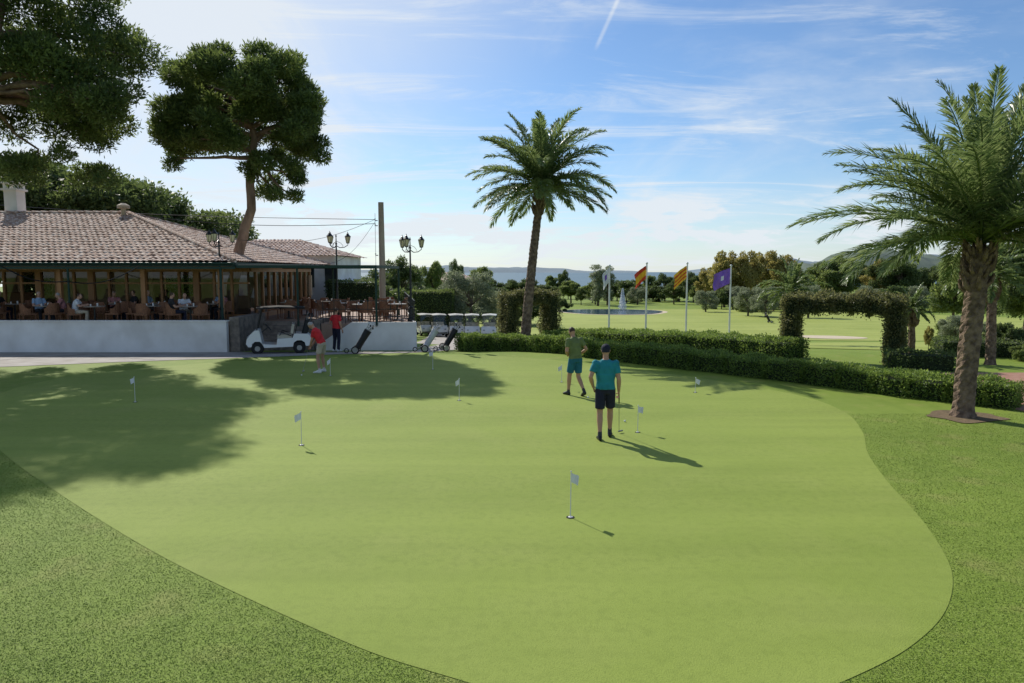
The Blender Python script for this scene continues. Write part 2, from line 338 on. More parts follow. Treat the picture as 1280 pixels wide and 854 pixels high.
# ------------------------------------------------------------------ lawn blades near the viewer
def inpoly(x,y,poly):
    c=np.zeros(len(x),bool); n=len(poly); j=n-1
    for i in range(n):
        xi,yi=poly[i];xj,yj=poly[j]
        t=((yi>y)!=(yj>y))&(x<(xj-xi)*(y-yi)/((yj-yi)+1e-12)+xi); c^=t; j=i
    return c
rng=np.random.default_rng(11)
N=520000; yy=4.6+rng.uniform(0,1,N)**1.5*11; xx=rng.uniform(-1,1,N)*(yy*.78+.3)
k=~inpoly(xx+rng.normal(0,.02,N),yy+rng.normal(0,.02,N),gpoly); xx=xx[k];yy=yy[k]; n=len(xx)
a=rng.uniform(0,6.28,n); wd=.0028+.0004*yy/2; ht=rng.uniform(.004,.012,n); ln=rng.normal(0,.010,(n,2))
V=np.zeros((n,3,3)); V[:,0]=np.stack([xx-np.cos(a)*wd,yy-np.sin(a)*wd,np.zeros(n)],1); V[:,1]=np.stack([xx+np.cos(a)*wd,yy+np.sin(a)*wd,np.zeros(n)],1); V[:,2]=np.stack([xx+ln[:,0],yy+ln[:,1],ht],1)
mkobj('lawn_grass',npmesh('lawn_grass',V,m_blade,3))
# ------------------------------------------------------------------ hedges
def leafy(name,segs,n,L_,W_,mat,jit=.07,seed=1,core=.09):
    rng=np.random.default_rng(seed); e=empty(name); mb=MB(); pts=[];nr=[]
    areas=[]
    for p0,p1,wd,a0,a1,b0,b1 in segs:
        l=math.dist(p0,p1); areas.append(l*(wd+2*(a1-a0))+2*wd*(a1-a0))
    tot=sum(areas)
    for (p0,p1,wd,a0,a1,b0,b1),ar in zip(segs,areas):
        p0=np.array(p0[:2],float);p1=np.array(p1[:2],float);l=np.linalg.norm(p1-p0); d=(p1-p0)/l; s=np.array([-d[1],d[0]])
        m=max(10,int(n*ar/tot)); u=rng.uniform(0,1,m); h=(a1-a0)
        q=rng.uniform(0,1,m); end=rng.uniform(0,1,m)<(2*wd*h)/ar
        sgn=np.where(rng.uniform(0,1,m)<.5,-1,1)
        top=q<(wd*1.3/(wd*1.3+2*h)); under=(~top)&(q>.97)
        t=rng.uniform(-.5,.5,m); v=rng.uniform(0,1,m)
        off=np.where(top|under,t*wd,sgn*wd/2); vv=np.where(top,1.,np.where(under,0.,v))
        u=np.where(end,np.where(sgn>0,1.,0.),u); off=np.where(end,t*wd,off); vv=np.where(end,v,vv)
        z0=a0+(b0-a0)*u; z1=a1+(b1-a1)*u
        x=p0[0]+(p1-p0)[0]*u+s[0]*off; y=p0[1]+(p1-p0)[1]*u+s[1]*off; z=z0+(z1-z0)*vv
        nd=np.stack([np.where(top|under,0,s[0]*np.sign(off)),np.where(top|under,0,s[1]*np.sign(off)),np.where(top,1.,0)],1)
        lump=np.array([noise.noise(Vector((xx_*1.7,yy_*1.7,zz_*1.7+seed))) for xx_,yy_,zz_ in zip(x,y,z)])
        pt=np.stack([x,y,z],1)+nd*(lump*jit*2.4)[:,None]+rng.normal(0,jit*.45,(m,3))
        pts.append(pt);nr.append(nd)
        c=core; q0=p0+d*min(c,l*.3); q1=p1-d*min(c,l*.3); hw=max(.03,wd/2-c)
        vs=[]
        for (pq,za,zb) in ((q0,a0,a1-c),(q1,b0,b1-c)):
            for sx in(-1,1):
                for zq in(za+(0 if za<.4 else c*.6),zb): vs.append((pq[0]+s[0]*hw*sx,pq[1]+s[1]*hw*sx,zq))
        mb.add(vs,[(0,1,3,2),(4,6,7,5),(0,4,5,1),(2,3,7,6),(1,5,7,3),(0,2,6,4)])
    mb.obj('dark_core',[m_hcore],e)  # inset dark solid boxes behind the leaf shell
    mkobj('leaves',npmesh(name+'_leaves',leaves(rng,np.concatenate(pts),np.concatenate(nr),L_,W_,.8,.15),mat),e)
    return e
def offsetline(pts,off):
    out=[]
    for i,p in enumerate(pts):
        a=Vector(pts[max(0,i-1)]);b=Vector(pts[min(len(pts)-1,i+1)]); d=(b-a).normalized(); s=Vector((-d.y,d.x)); 
        out.append((p[0]+s.x*off,p[1]+s.y*off))
    return out
hp=smoothpoly(pp([(582,440),(632,439),(690,442),(760,451),(860,463),(1000,480),(1130,497),(1266,513)]),False,3)+[tuple(P(1266,513)[:2])]
hc=offsetline(hp,.48)
segs=[]
for i in range(len(hc)-1):
    a,b=hc[i],hc[i+1]; ha=.62+.04*math.sin(i*1.3)-.006*i; 
    segs.append((a,b,.9,zg(a[1]),zg(a[1])+ha,zg(b[1]),zg(b[1])+.62+.04*math.sin((i+1)*1.3)-.006*(i+1)))
leafy('low_hedge',segs,95000,.062,.036,m_hedge,seed=3)
h2=[(2.0,36.5),(4.4,33),(7.2,28.8),(9.9,24.9)]
leafy('low_hedge',[(a,b,1.3,zg(a[1]),zg(a[1])+.72,zg(b[1]),zg(b[1])+.72) for a,b in zip(h2[:-1],h2[1:])],36000,.075,.042,m_hedge,seed=4)
def arch(name,pl,pr,z,hgt,leg,seed,depth=.8,n=26000):
    pl=Vector(pl);pr=Vector(pr); d=(pr-pl).normalized()
    q0=pl+d*leg; q1=pr-d*leg; t=.5
    segs=[(pl,q0,depth,z,z+hgt,z,z+hgt),(q1,pr,depth,z,z+hgt,z,z+hgt)]
    k=5
    for i in range(k):
        a=q0+(q1-q0)*(i/k); b=q0+(q1-q0)*((i+1)/k)
        da=.10*(1-math.sin(math.pi*i/k)); db=.10*(1-math.sin(math.pi*(i+1)/k))
        segs.append((a,b,depth,z+hgt-t-da,z+hgt+.03,z+hgt-t-db,z+hgt+.03))
    leafy(name,segs,n,.085,.05,m_arch,.12,seed)
arch('hedge_arch',(9.85,26.0),(13.1,24.0),-.05,2.25,.5,6,.85)
arch('hedge_arch',(-.45,36.5),(2.25,38),zg(37)-.05,2.75,.6,8,1.0)
leafy('clipped_hedge',[((12.2,23.3),(14.0,22.6),.9,0,.55,0,.55),((16,27),(24,25),1.2,0,.6,0,.6)],9000,.08,.05,m_leafd,seed=9)
leafy('clipped_hedge',[((-8.9,64),(-5.2,64),1.6,-2.3,1.4,-2.3,1.4)],7000,.14,.09,m_leafg,seed=19)
leafy('clipped_hedge',[((-11.6,45.5),(-8.4,45.5),1.2,-1.2,2.5,-1.2,2.5)],7000,.12,.07,m_leafd,seed=20)
# ------------------------------------------------------------------ palms
def palm(name,base,top,r0,r1,nf,flen,seed,elo=-35,droop=70,wl=.036,ld=86,asc=.85):
    rr=random.Random(seed); e=empty(name,base)
    top=Vector(top)-Vector(base); mb=MB(); n=16; H=top.z; rows=int(H/.09); rings=[]
    for i in range(rows+1):
        t=i/rows; c=Vector((top.x*(t**1.3),top.y*t,H*t-.05)); r=r0+(r1-r0)*min(1,t*1.2)
        if t<.06: r*=1+.35*(1-t/.06)
        ring=[]
        for k in range(n):
            a=2*math.pi*(k+.5*(i%2))/n; bump=1+.12*((i%2)*(1 if k%2 else -1)*.6+rr.uniform(-.5,.5))
            ring.append(c+Vector((math.cos(a)*r*bump,math.sin(a)*r*bump,rr.uniform(-.015,.015))))
        rings.append(ring)
    mb.loft(rings)
    for i in range(90):
        t=1-rr.random()**1.4*.28*(3.5/H if H>5 else .9); a=rr.uniform(0,6.28); c=Vector((top.x*(t**1.3),top.y*t,H*t-.05)); d=Vector((math.cos(a),math.sin(a),0))
        mb.tube([c+d*r1*.8,c+d*(r1+.07)+Vector((0,0,.09)),c+d*(r1+.12)+Vector((0,0,.24))],[.055,.045,.02],0,5)
    mb.obj('trunk',[m_palmbark],e)
    V=[]; rb=MB()
    for i in range(nf):
        u=(i+.5)/nf; el0=math.radians(88-(88-elo)*u**asc+rr.uniform(-8,8)); az=i*2.39996+rr.uniform(-.3,.3)
        Lf=flen*rr.uniform(.82,1.1)*(.86+.14*math.sin(math.pi*min(1,u*1.1))); dr=math.radians(droop)*rr.uniform(.65,1.35)*(1 if el0>0 else .75)
        if u<.15: dr*=.6
        hd=Vector((math.cos(az),math.sin(az),0)); side=Vector((-math.sin(az),math.cos(az),0)); tw=rr.uniform(-.6,.6)
        p=top+Vector((0,0,.08+.22*(1-u)))+hd*r1*.35; K=26; pts=[p.copy()]; tans=[]
        for k in range(K):
            t=(k+.5)/K; el=el0-dr*t**1.5; tv=hd*math.cos(el)+Vector((0,0,math.sin(el)))+side*tw*t*.35; tv.normalize(); tans.append(tv); p=p+tv*Lf/K; pts.append(p.copy())
        rb.tube(pts[::2],[.026*(1-j/14)+.004 for j in range(len(pts[::2]))],0,4)
        for j in range(ld):
            t=.12+.88*j/ld; x=t*K; k=min(K-1,int(x)); q=pts[k].lerp(pts[k+1],x-k); tv=tans[k]; sd_=tv.cross(Vector((0,0,1))); 
            sd_=side if sd_.length<.2 else sd_.normalized(); sd_=(sd_-tv*sd_.dot(tv)).normalized()
            if sd_.dot(side)<0: sd_=-sd_
            nu=sd_.cross(tv).normalized(); nu=nu if nu.z>=0 else -nu
            ll=flen*.16*(math.sin(math.pi*min(1,(t*.86+.12)))**.6)*rr.uniform(.75,1.2); fa=math.radians(56-30*t)
            for sg in(-1,1):
                if rr.random()<.06: continue
                d=(tv*math.cos(fa)+sd_*sg*math.sin(fa)+nu*rr.uniform(-.1,.5)).normalized(); wv=(d.cross(nu)+nu*rr.uniform(-.6,.6)).normalized()*wl*.5
                m_=q+d*ll*.45; tip=q+d*ll+Vector((0,0,-.14*ll*rr.uniform(0,2.8)))
                V.append((q,m_+wv,tip,m_-wv))
    rb.obj('frond_ribs',[m_palm],e)
    mkobj('fronds',npmesh(name+'_fronds',np.array([[tuple(c) for c in q] for q in V]),m_palm),e)
    return e
b=P(656,438); t=PD(676,238,b.y)
palm('palm_tree',b,t,.22,.16,70,3.5,21,elo=-14,droop=58,wl=.05)
b=Vector((pb.x,pb.y,0)); t=PD(1226,308,pb.y)
palm('palm_tree',b,t,.21,.20,72,3.65,25,elo=4,droop=50,wl=.040,ld=96)
b=P(985,432); t=PD(988,368,b.y); palm('palm_tree',b,t,.2,.17,30,1.75*b.y/33,31,elo=-20,droop=75,wl=.07,ld=50)
b=P(1139,448); t=PD(1140,392,b.y); palm('palm_tree',b,t,.13,.11,26,.95,33,elo=-20,droop=75,wl=.04,ld=40)
b=Vector(PD(1238,452,24)); b.z=0; t=PD(1240,350,24); palm('palm_tree',b,t,.16,.14,30,1.7,35,elo=-20,droop=75,wl=.05,ld=50)
# ------------------------------------------------------------------ trees
def limb(mb,p0,p1,r0,r1,rr,n=7,k=6,wob=.12):
    p0=Vector(p0);p1=Vector(p1); d=(p1-p0).length; pts=[]
    for i in range(k+1):
        t=i/k; j=0 if i in(0,k) else wob*d*.35
        pts.append(p0.lerp(p1,t)+Vector((rr.uniform(-j,j),rr.uniform(-j,j),rr.uniform(-j,j)*.5+ .06*d*math.sin(math.pi*t))))
    mb.tube(pts,[r0+(r1-r0)*(i/k)**.8 for i in range(k+1)],0,n)
    return pts
def pine(name,base,tops,trr,ells,npf,nl,seed,leaf=(.2,.05),lr=.12):
    rr=random.Random(seed); rng=np.random.default_rng(seed); e=empty(name,base); B=Vector(base)
    mb=MB(); tp=[Vector(t)-B for t in tops]; rs=trr
    tt=[];rt=[]
    for i in range(len(tp)-1):
        for k in range(5):
            tt.append(tp[i].lerp(tp[i+1],k/5)+Vector((rr.uniform(-.04,.04),rr.uniform(-.04,.04),0))); rt.append(rs[i]+(rs[i+1]-rs[i])*k/5)
    tt.append(tp[-1]);rt.append(rs[-1]); mb.tube(tt,rt,0,10)
    C=[];Q=[]
    wt=[x[2] for x in ells]
    for i in range(npf):
        c,r,_=rr.choices(ells,wt)[0]; c=Vector(c)-B
        while True:
            d=Vector((rr.gauss(0,1),rr.gauss(0,1),rr.gauss(0,1))).normalized()
            if d.z>-.8: break
        q=rr.uniform(.3,1.0)**.5
        C.append(c+Vector((d.x*r[0],d.y*r[1],d.z*r[2]))*q); Q.append(rr.uniform(.10,.20)*sum(r)/3+.16)
    st=tt[int(len(tt)*.62):]
    for i in range(0,len(C),4):
        s0=min(st,key=lambda p:(p-C[i]).length+abs(rr.gauss(0,.6))+max(0,(p.z-C[i].z))*1.5)
        limb(mb,s0,C[i],lr*rr.uniform(.6,1.2),.025,rr,6,6,.2)
    mb.obj('trunk',[m_bark],e,smooth=True)
    V=puffcloud(rng,[tuple(c) for c in C],Q,nl,leaf[0],leaf[1],(.3,1.),.7,.65,.45)
    mkobj('needles',npmesh(name+'_needles',V,m_pine),e)
Yp=33.8
pine('pine_tree',PD(285,392,Yp)-Vector((0,0,.4)),[PD(285,392,Yp)-Vector((0,0,.4)),PD(297,320,Yp),PD(314,262,Yp),PD(313,215,Yp),PD(318,170,Yp),PD(305,120,Yp)],[.30,.25,.21,.19,.15,.1],
  [(PD(303,118,Yp),(3.6,3.6,2.0),5),(PD(302,165,Yp),(3.9,3.8,1.1),3),(PD(348,222,Yp),(1.4,1.6,1.3),1.3),(PD(248,185,Yp),(1.7,2,1.1),1.1),(PD(378,165,Yp),(1.3,1.8,1.5),1)],120,115000,5,(.22,.06))
pine('pine_tree',(-25,30,-.2),[(-25,30,-.2),(-24.3,29.2,4.5),(-21.8,28.0,7.2),(-20.0,27.4,9.3),(-19.2,27.4,11.2),(-18.8,28,14)],[.5,.44,.38,.32,.24,.12],
  [((-21.5,29.0,12.7),(6.3,6.2,3.9),6),((-18.6,28.8,9.9),(4.0,3.8,1.9),2.2),((-18.4,29.6,7.3),(2.7,2.2,.8),1.1),((-25.5,28.6,11),(5,5,5),2)],175,180000,9,(.22,.065),.17)
def treeproto(seed,H,cw,ch,cz,npf,nl,leaf,mat,tr=.25,bark=None,shell=(.3,1)):
    rr=random.Random(seed); rng=np.random.default_rng(seed); mb=MB()
    limb(mb,(0,0,-.3),(rr.uniform(-.3,.3),0,cz),tr,tr*.5,rr,8,5,.05)
    C=[];Q=[]
    for i in range(npf):
        d=Vector((rr.gauss(0,1),rr.gauss(0,1),rr.gauss(0,1))).normalized(); q=rr.uniform(.35,1)**.7
        C.append(Vector((d.x*cw*q,d.y*cw*q,cz+d.z*ch*q))); Q.append(rr.uniform(.16,.32)*(cw+ch)/2)
        if i%4==0: limb(mb,(0,0,cz*.75),C[-1],tr*.35,.02,rr,5,4,.15)
    tm=mb.mesh('trunk',[bark or m_bark2],True)
    lm=npmesh('crown',puffcloud(rng,[tuple(c) for c in C],Q,nl,leaf[0],leaf[1],shell,.8,.8,.1),mat)
    return [('trunk',tm),('crown',lm)]
T_round=treeproto(1,8,3.2,2.8,5.2,40,13000,(.36,.2),m_leafg)
T_dark=treeproto(2,9,3.4,3.4,5.6,42,14000,(.34,.17),m_leafd)
T_aut=treeproto(3,8,2.8,3.0,5.4,40,9000,(.34,.2),m_leafy)
T_tall=treeproto(4,10,1.3,4.2,5.4,36,8000,(.3,.14),m_leafo)
T_olive=treeproto(5,5,1.8,1.6,2.1,44,14000,(.17,.06),m_leafo,.15)
T_bush=treeproto(6,2,1.6,1.1,1.0,26,9000,(.2,.1),m_leafg,.08)
T_bushd=treeproto(7,2,1.8,1.2,1.0,26,9000,(.2,.1),m_leafd,.08)
T_near=treeproto(8,9,3.8,3.4,6,80,50000,(.26,.12),m_leafd,.3)
HR={id(T_round):8.2,id(T_dark):9.2,id(T_aut):8.6,id(T_tall):9.9,id(T_olive):3.9,id(T_bush):2.3,id(T_bushd):2.4,id(T_near):9.6}
def tt_(name,T,px,Y,py,parent=None,wx=1.0,z=None):
    g=zg(Y) if z is None else z; top=PD(px,py,Y); s=(top.z-g)/HR[id(T)]
    return place(name,T,(top.x,Y,g),R.uniform(0,6.28),(s*wx,s*wx,s),parent)
for px,Y,py,T,w_ in ((-40,52,160,T_near,1),(50,50,188,T_near,1.05),(125,54,198,T_near,1.05),(165,60,222,T_near,.9),(90,62,192,T_near,1),(235,62,246,T_near,1.25),(300,66,288,T_near,1),(20,60,180,T_near,1),(195,58,262,T_near,1.3)):
    tt_('broadleaf_tree',T,px,Y,py,None,w_)
tl=empty('distant_treeline')
for px,Y,py,T,w_ in ((395,80,335,T_dark,1),(440,75,345,T_round,1),(470,72,338,T_dark,1),(500,76,322,T_dark,.9),(517,90,330,T_tall,1.3),(540,100,328,T_round,.6),(570,150,325,T_dark,.5),(600,160,334,T_round,.9)):
    tt_('tree',T,px,Y,py,tl,w_)
tt_('olive_tree',T_olive,588,66,336,None,1.0)
tt_('olive_tree',T_olive,573,72,350,None,.9)
for px in range(480,900,9):
    Y=R.uniform(145,190); py=R.uniform(349,361); T=R.choice([T_dark,T_round,T_dark,T_olive,T_bushd])
    tt_('tree',T,px+R.uniform(-6,6),Y,py,tl,R.uniform(1.0,1.4) if T not in (T_olive,) else 1.2)
for px,Y,py,T,w_ in ((748,140,325,T_tall,1.2),(760,142,327,T_tall,1.1),(690,190,345,T_round,.8),(704,190,338,T_dark,.6),(640,185,350,T_dark,1),(832,170,342,T_dark,1),(868,160,340,T_dark,1),(812,180,345,T_round,.9),(850,165,345,T_dark,1),(795,180,350,T_dark,1)):
    tt_('tree',T,px,Y,py,tl,w_)
for px in range(885,1330,14):
    Y=R.uniform(128,155); T=R.choice([T_aut,T_round,T_dark,T_round,T_dark]); py=R.uniform(320,338) if px>900 else 335
    if 900<px<990: T=R.choice([T_aut,T_round,T_aut]); py=R.uniform(312,322)
    tt_('tree',T,px+R.uniform(-8,8),Y,py,tl,R.uniform(.8,1.05))
for px in range(885,1330,14):
    T=R.choice([T_bushd,T_olive,T_bush,T_olive]); tt_('shrub',T,px+R.uniform(-5,5),R.uniform(110,124),R.uniform(355,370),tl,1.1)
for px,Y,py,T,w_ in ((936,98,357,T_olive,1),(958,94,358,T_olive,1),(1012,92,354,T_olive,1.0),(1195,60,330,T_round,.8),(1250,48,300,T_dark,.8),(1290,36,285,T_near,.8)):
    tt_('tree',T,px,Y,py,None,w_)
for px,Y,py,T,w_ in ((1195,31,392,T_olive,1),(1222,30,400,T_olive,.9),(1162,29,408,T_aut,.5),(1178,33,405,T_bush,.8),(1255,27,405,T_bushd,.8),(1280,25,430,T_bush,1)):
    tt_('garden_shrub',T,px,Y,py,None,w_)
for px,Y,py in ((545,68,362),(528,68,364),(470,56,356),(402,56,352),(660,75,372),(640,78,372),(612,80,374),(700,115,372)):
    tt_('garden_shrub',T_bushd,px,Y,py,None,1.1)
# ------------------------------------------------------------------ clubhouse
mt,ntt,bt=new_mat('clay_roof_tiles')
tcx=ntt.nodes.new('ShaderNodeTexCoord')
def tn(s,d=4,st=(1,1,1)):
    mp=ntt.nodes.new('ShaderNodeMapping'); mp.inputs['Scale'].default_value=st; ntt.links.new(tcx.outputs['Object'],mp.inputs[0])
    n=ntt.nodes.new('ShaderNodeTexNoise'); n.inputs['Scale'].default_value=s; n.inputs['Detail'].default_value=d; ntt.links.new(mp.outputs[0],n.inputs['Vector']); return n.outputs['Fac']
def rampn(f,els):
    r=ntt.nodes.new('ShaderNodeValToRGB'); 
    while len(r.color_ramp.elements)<len(els): r.color_ramp.elements.new(.5)
    for e_,(p_,c_) in zip(r.color_ramp.elements,els): e_.position=p_; e_.color=(*c_,1)
    ntt.links.new(f,r.inputs[0]); return r.outputs[0]
ca=rampn(tn(3.2,5),[(.3,(.17,.10,.075)),(.5,(.40,.25,.185)),(.66,(.56,.41,.33))])
cw_=rampn(tn(4.5,2,(1,2.2,1)),[(.50,(0,0,0)),(.60,(.85,.85,.85))])
mxx=ntt.nodes.new('ShaderNodeMix'); mxx.data_type='RGBA'; ntt.links.new(cw_,mxx.inputs[0]); ntt.links.new(ca,mxx.inputs[6]); mxx.inputs[7].default_value=(.70,.60,.53,1); ntt.links.new(mxx.outputs[2],bt.inputs['Base Color']); bt.inputs['Roughness'].default_value=.9
m_tile=mt
def tileslope(mb,e0,e1,r0,r1,tw=.26,row=.42,amp=.06,nu=6):
    e0,e1,r0,r1=map(Vector,(e0,e1,r0,r1)); ud=(e1-e0).normalized(); Lu=(e1-e0).length
    up=(r0-e0); up=up-ud*up.dot(ud); Lv=up.length; up.normalize(); nrml=ud.cross(up); nrml=nrml if nrml.z>0 else -nrml
    a0=(r0-e0).dot(ud); a1=(r1-e0).dot(ud)
    nU=int(Lu/tw*nu); rows=int(Lv/row); vs=[]
    vv=[]
    for i in range(rows): vv+= [(i*row,.035),((i+.96)*row,0.0)]
    vv.append((Lv,0.03))
    for v,st in vv:
        lo=a0*v/Lv; hi=Lu+(a1-Lu)*v/Lv
        for i in range(nU+1):
            u=min(max(i/nU*Lu,lo),hi); ph=u/tw
            h=amp*abs(math.sin(math.pi*ph))**.7+st+.02*noise.noise(Vector((int(ph)*3.1,int(v/row)*1.7,0)))
            vs.append(e0+ud*u+up*v+nrml*h)
    n=nU+1; mb.add(vs,[(j*n+i,j*n+i+1,(j+1)*n+i+1,(j+1)*n+i) for j in range(len(vv)-1) for i in range(nU)])
club=empty('clubhouse')
X0,X1,YF,YB,ZE,ZR=-38,-11.5,30,46,3.5,6.1; RX0,RX1,RY=-30,-20,38
mb=MB(); tileslope(mb,(X0,YF,ZE),(X1,YF,ZE),(RX0,RY,ZR),(RX1,RY,ZR)); tileslope(mb,(X1,YF,ZE),(X1,YB,ZE),(RX1,RY,ZR),(RX1,RY,ZR)); tileslope(mb,(X1,YB,ZE),(X0,YB,ZE),(RX1,RY,ZR),(RX0,RY,ZR),nu=3)
tileslope(mb,(X0,YB,ZE),(X0,YF,ZE),(RX0,RY,ZR),(RX0,RY,ZR),nu=3)
for a,b_ in (((RX0,RY,ZR+.05),(RX1,RY,ZR+.05)),((RX1,RY,ZR+.05),(X1,YF,ZE+.06)),((RX1,RY,ZR+.05),(X1,YB,ZE+.06))):
    a=Vector(a);b_=Vector(b_);k=int((b_-a).length/.45)
    for i in range(k): mb.tube([a.lerp(b_,i/k),a.lerp(b_,(i+1.05)/k)],[.13,.10],0,8)
mb.obj('roof',[m_tile],club)
m_soff=M('soffit',(.5,.42,.33),None,3,.8)
mb=MB(); mb.bb(X0+.05,X1-.05,YF+.05,YB-.05,ZE-.14,ZE-.03); mb.obj('soffit',[m_soff],club)
mb=MB(); mb.bb(X0,X1+.02,YF-.04,YF+.02,ZE-.16,ZE+.0); mb.bb(X1-.02,X1+.04,YF+.02,YB,ZE-.16,ZE); mb.tube([(X0,YF-.1,ZE-.05),(X1,YF-.1,ZE-.05)],.05,0,8); mb.obj('gutter',[m_dkgreen],club)
mb=MB()
FL=.95
x=-36.0; i=0
while x<-12.05:
    if i%3==0: mb.bb(x-.13,x+.13,32.9,33.12,FL,3.1)
    else: mb.bb(x-.05,x+.05,32.94,33.08,FL,3.1)
    x+=.8; i+=1
mb.bb(-36,-12,32.92,33.1,3.1,3.345); mb.bb(-36,-12,32.965,33.055,2.55,2.63); mb.bb(-36,-12,32.945,33.075,FL,FL+.22)
y=33.9
while y<42.9: mb.bb(-12.1,-11.96,y-.06,y+.06,FL,3.1); y+=.9
mb.bb(-12.12,-11.94,33.12,43,3.1,3.345); mb.bb(-12.11,-11.95,33.12,43,FL,FL+.22)
for x in (-35,-31,-27,-23.2,-19.4,-15.8,-12.5): mb.bb(x-.09,x+.09,30.9,31.08,FL,3.195)
mb.bb(-36,-12,30.92,31.06,3.2,3.345)
mb.obj('timber_frame',[m_wood],club)
mb=MB(); mb.add([(-36,33.01,FL+.2),(-12.1,33.01,FL+.2),(-12.1,33.01,3.1),(-36,33.01,3.1)],[(0,1,2,3)]); mb.add([(-12.03,33.1,FL+.2),(-12.03,43,FL+.2),(-12.03,43,3.1),(-12.03,33.1,3.1)],[(0,1,2,3)]); mb.obj('glazing',[m_glass],club)
mb=MB()
mb.bb(-36,-12.1,42.8,43,FL,1.7); mb.bb(-36,-12.1,42.8,43,2.9,3.36)
for i in range(9): x=-36+i*2.9; mb.bb(x,x+.9,42.82,42.98,1.7,2.9)
mb.bb(-36.2,-36,32.9,43,FL,3.36)
mb.bb(-24,-19,38,38.2,FL,3.3)
mb.obj('walls',[M('warm_plaster',(.62,.44,.28),(.52,.36,.23),1,.8)],club)
cx=PD(19,270,38.5).x
mb=MB(); mb.bb(cx-.33,cx+.33,38.2,38.9,5.6,7.35); mb.bb(cx-.42,cx+.42,38.1,39,7.35,7.45)
for dx in(-.28,.28):
    for dy in (38.3,38.8): mb.bb(cx+dx-.08,cx+dx+.08,dy-.08,dy+.08,7.45,7.7)
mb.bb(cx-.42,cx+.42,38.1,39,7.7,7.8); mb.obj('chimney',[m_white],club)
mb=MB(); v=PD(160,272,38); mb.lathe((v.x,37.6,6.0),[(.12,0),(.12,.35),(.3,.36),(.3,.5),(.1,.62)]); mb.obj('roof_vent',[m_soff],club)
mb=MB(); mb.bb(-30,-25,37,37.7,FL,2.05); mb.obj('bar_counter',[m_wood],club,bevel=.02)
ter=empty('terrace')
RX=lambda y: -4.0-(y-30)*.18
mb=MB(); mb.bb(-40,-11.32,28.62,48,-.6,FL); mb.bb(-11.32,-8.0,31.8,48,-.8,FL); mb.slab([(-8.0,30.12),(RX(30.12)-.12,30.12),(RX(44)-.12,44),(-8.0,44)],-1.5,FL-.003); mb.obj('floor',[M('terracotta_floor',(.33,.22,.16),(.27,.18,.13),3,.7)],ter)
mb=MB(); mb.bb(-40,-11.3,28.4,28.62,-.6,1.14); mb.bb(-40,-11.26,28.36,28.66,1.14,1.19); mb.bb(-6.7,-4.0,30.0,30.12,-.6,FL+.06); mb.slab([(RX(30.12)-.12,30.12),(RX(30.12),30.12),(RX(44),44),(RX(44)-.12,44)],-1.6,FL+.06)
mb.prism([(-8.2,-.4),(-6.7,-.4),(-6.7,FL+.06),(-8.2,.0)],30.0,30.12)
mb.obj('white_wall',[m_white],ter)
mb=MB()
for i in range(6): mb.bb(-10.9,-8.3,29.9+i*.32,31.8,-.3+i*.001,-.05+(i+1)*.165)
mb.bb(-11.3,-10.9,28.7,31.8,-.6,1.3); mb.bb(-8.3,-8.05,30.15,31.8,-.6,1.1)
mb.obj('steps',[m_stone],ter,bevel=.01)
mb=MB()
for i in range(9):
    x=-7.9+i*.47; mb.tube([(x,30.06,FL),(x,30.06,FL+.95)],.014,0,6)
for z in (.3,.6,.95): mb.tube([(-7.9,30.06,FL+z),(-4.06,30.06,FL+z),(RX(43.5)-.06,43.5,FL+z)],.016,0,6)
for i in range(20): y=30.1+i*.7; mb.tube([(RX(y)-.06,y,FL),(RX(y)-.06,y,FL+.95)],.014,0,6)
mb.obj('railing',[m_black],ter)
mb=MB(); 
mb.bb(-11.4,-5.6,29.9,29.98,3.26,3.38); mb.bb(-11.4,-5.6,35.9,35.98,3.26,3.38); mb.bb(-5.68,-5.6,29.98,35.9,3.26,3.38); mb.bb(-38,-11.4,29.78,29.85,3.22,3.32)
for i in range(1,6): mb.bb(-11.4+i*.97,-11.36+i*.97,29.98,35.9,3.3,3.36)
for x,y in ((-34,29.8),(-26.5,29.8),(-18.3,29.8),(-12.0,29.8),(-8.9,29.94),(-5.64,29.94),(-8.9,35.94),(-5.64,35.94)): mb.tube([(x,y,FL-.1),(x,y,3.28)],.045,0,8)
mb.obj('canopy_frame',[m_dkgreen],ter)
mb=MB(); mb.bb(-11.35,-8.6,30,35.9,3.385,3.40); mb.obj('canopy_fabric',[M('canvas',(.55,.50,.40),None,2,.9)],ter)
ax=empty('white_annex'); Ya=47
xa,xb=PD(300,0,Ya).x,PD(411,0,Ya).x
mb=MB(); mb.bb(xa-3,xb,Ya,Ya+8,-1.6,4.15); mb.bb(xb,xb+2.0,Ya+1,Ya+6,-1.6,2.4); mb.obj('walls',[m_white],ax)
mb=MB(); tileslope(mb,(xa-3.4,Ya-.4,4.1),(xb+.4,Ya-.4,4.1),(xa-1,Ya+4,5.3),(xb-3.4,Ya+4,5.3),nu=4); tileslope(mb,(xb+.4,Ya-.4,4.1),(xb+.4,Ya+8.4,4.1),(xb-3.4,Ya+4,5.3),(xb-3.4,Ya+4,5.3),nu=4); tileslope(mb,(xb+.4,Ya+8.4,4.1),(xa-3.4,Ya+8.4,4.1),(xb-3.4,Ya+4,5.3),(xa-1,Ya+4,5.3),nu=3); mb.obj('roof',[m_tile],ax)
mb=MB()
for i in range(4): x=xa+.4+i*1.5; mb.bb(x,x+.8,Ya-.03,Ya+.02,2.1,3.4)
mb.bb(xb+.5,xb+1.5,Ya+.96,Ya+1.03,.6,1.8)
mb.obj('windows',[M('dark_window',(.03,.035,.04),None,3,.15)],ax)
vl=empty('distant_house'); g=PD(560,350,150)
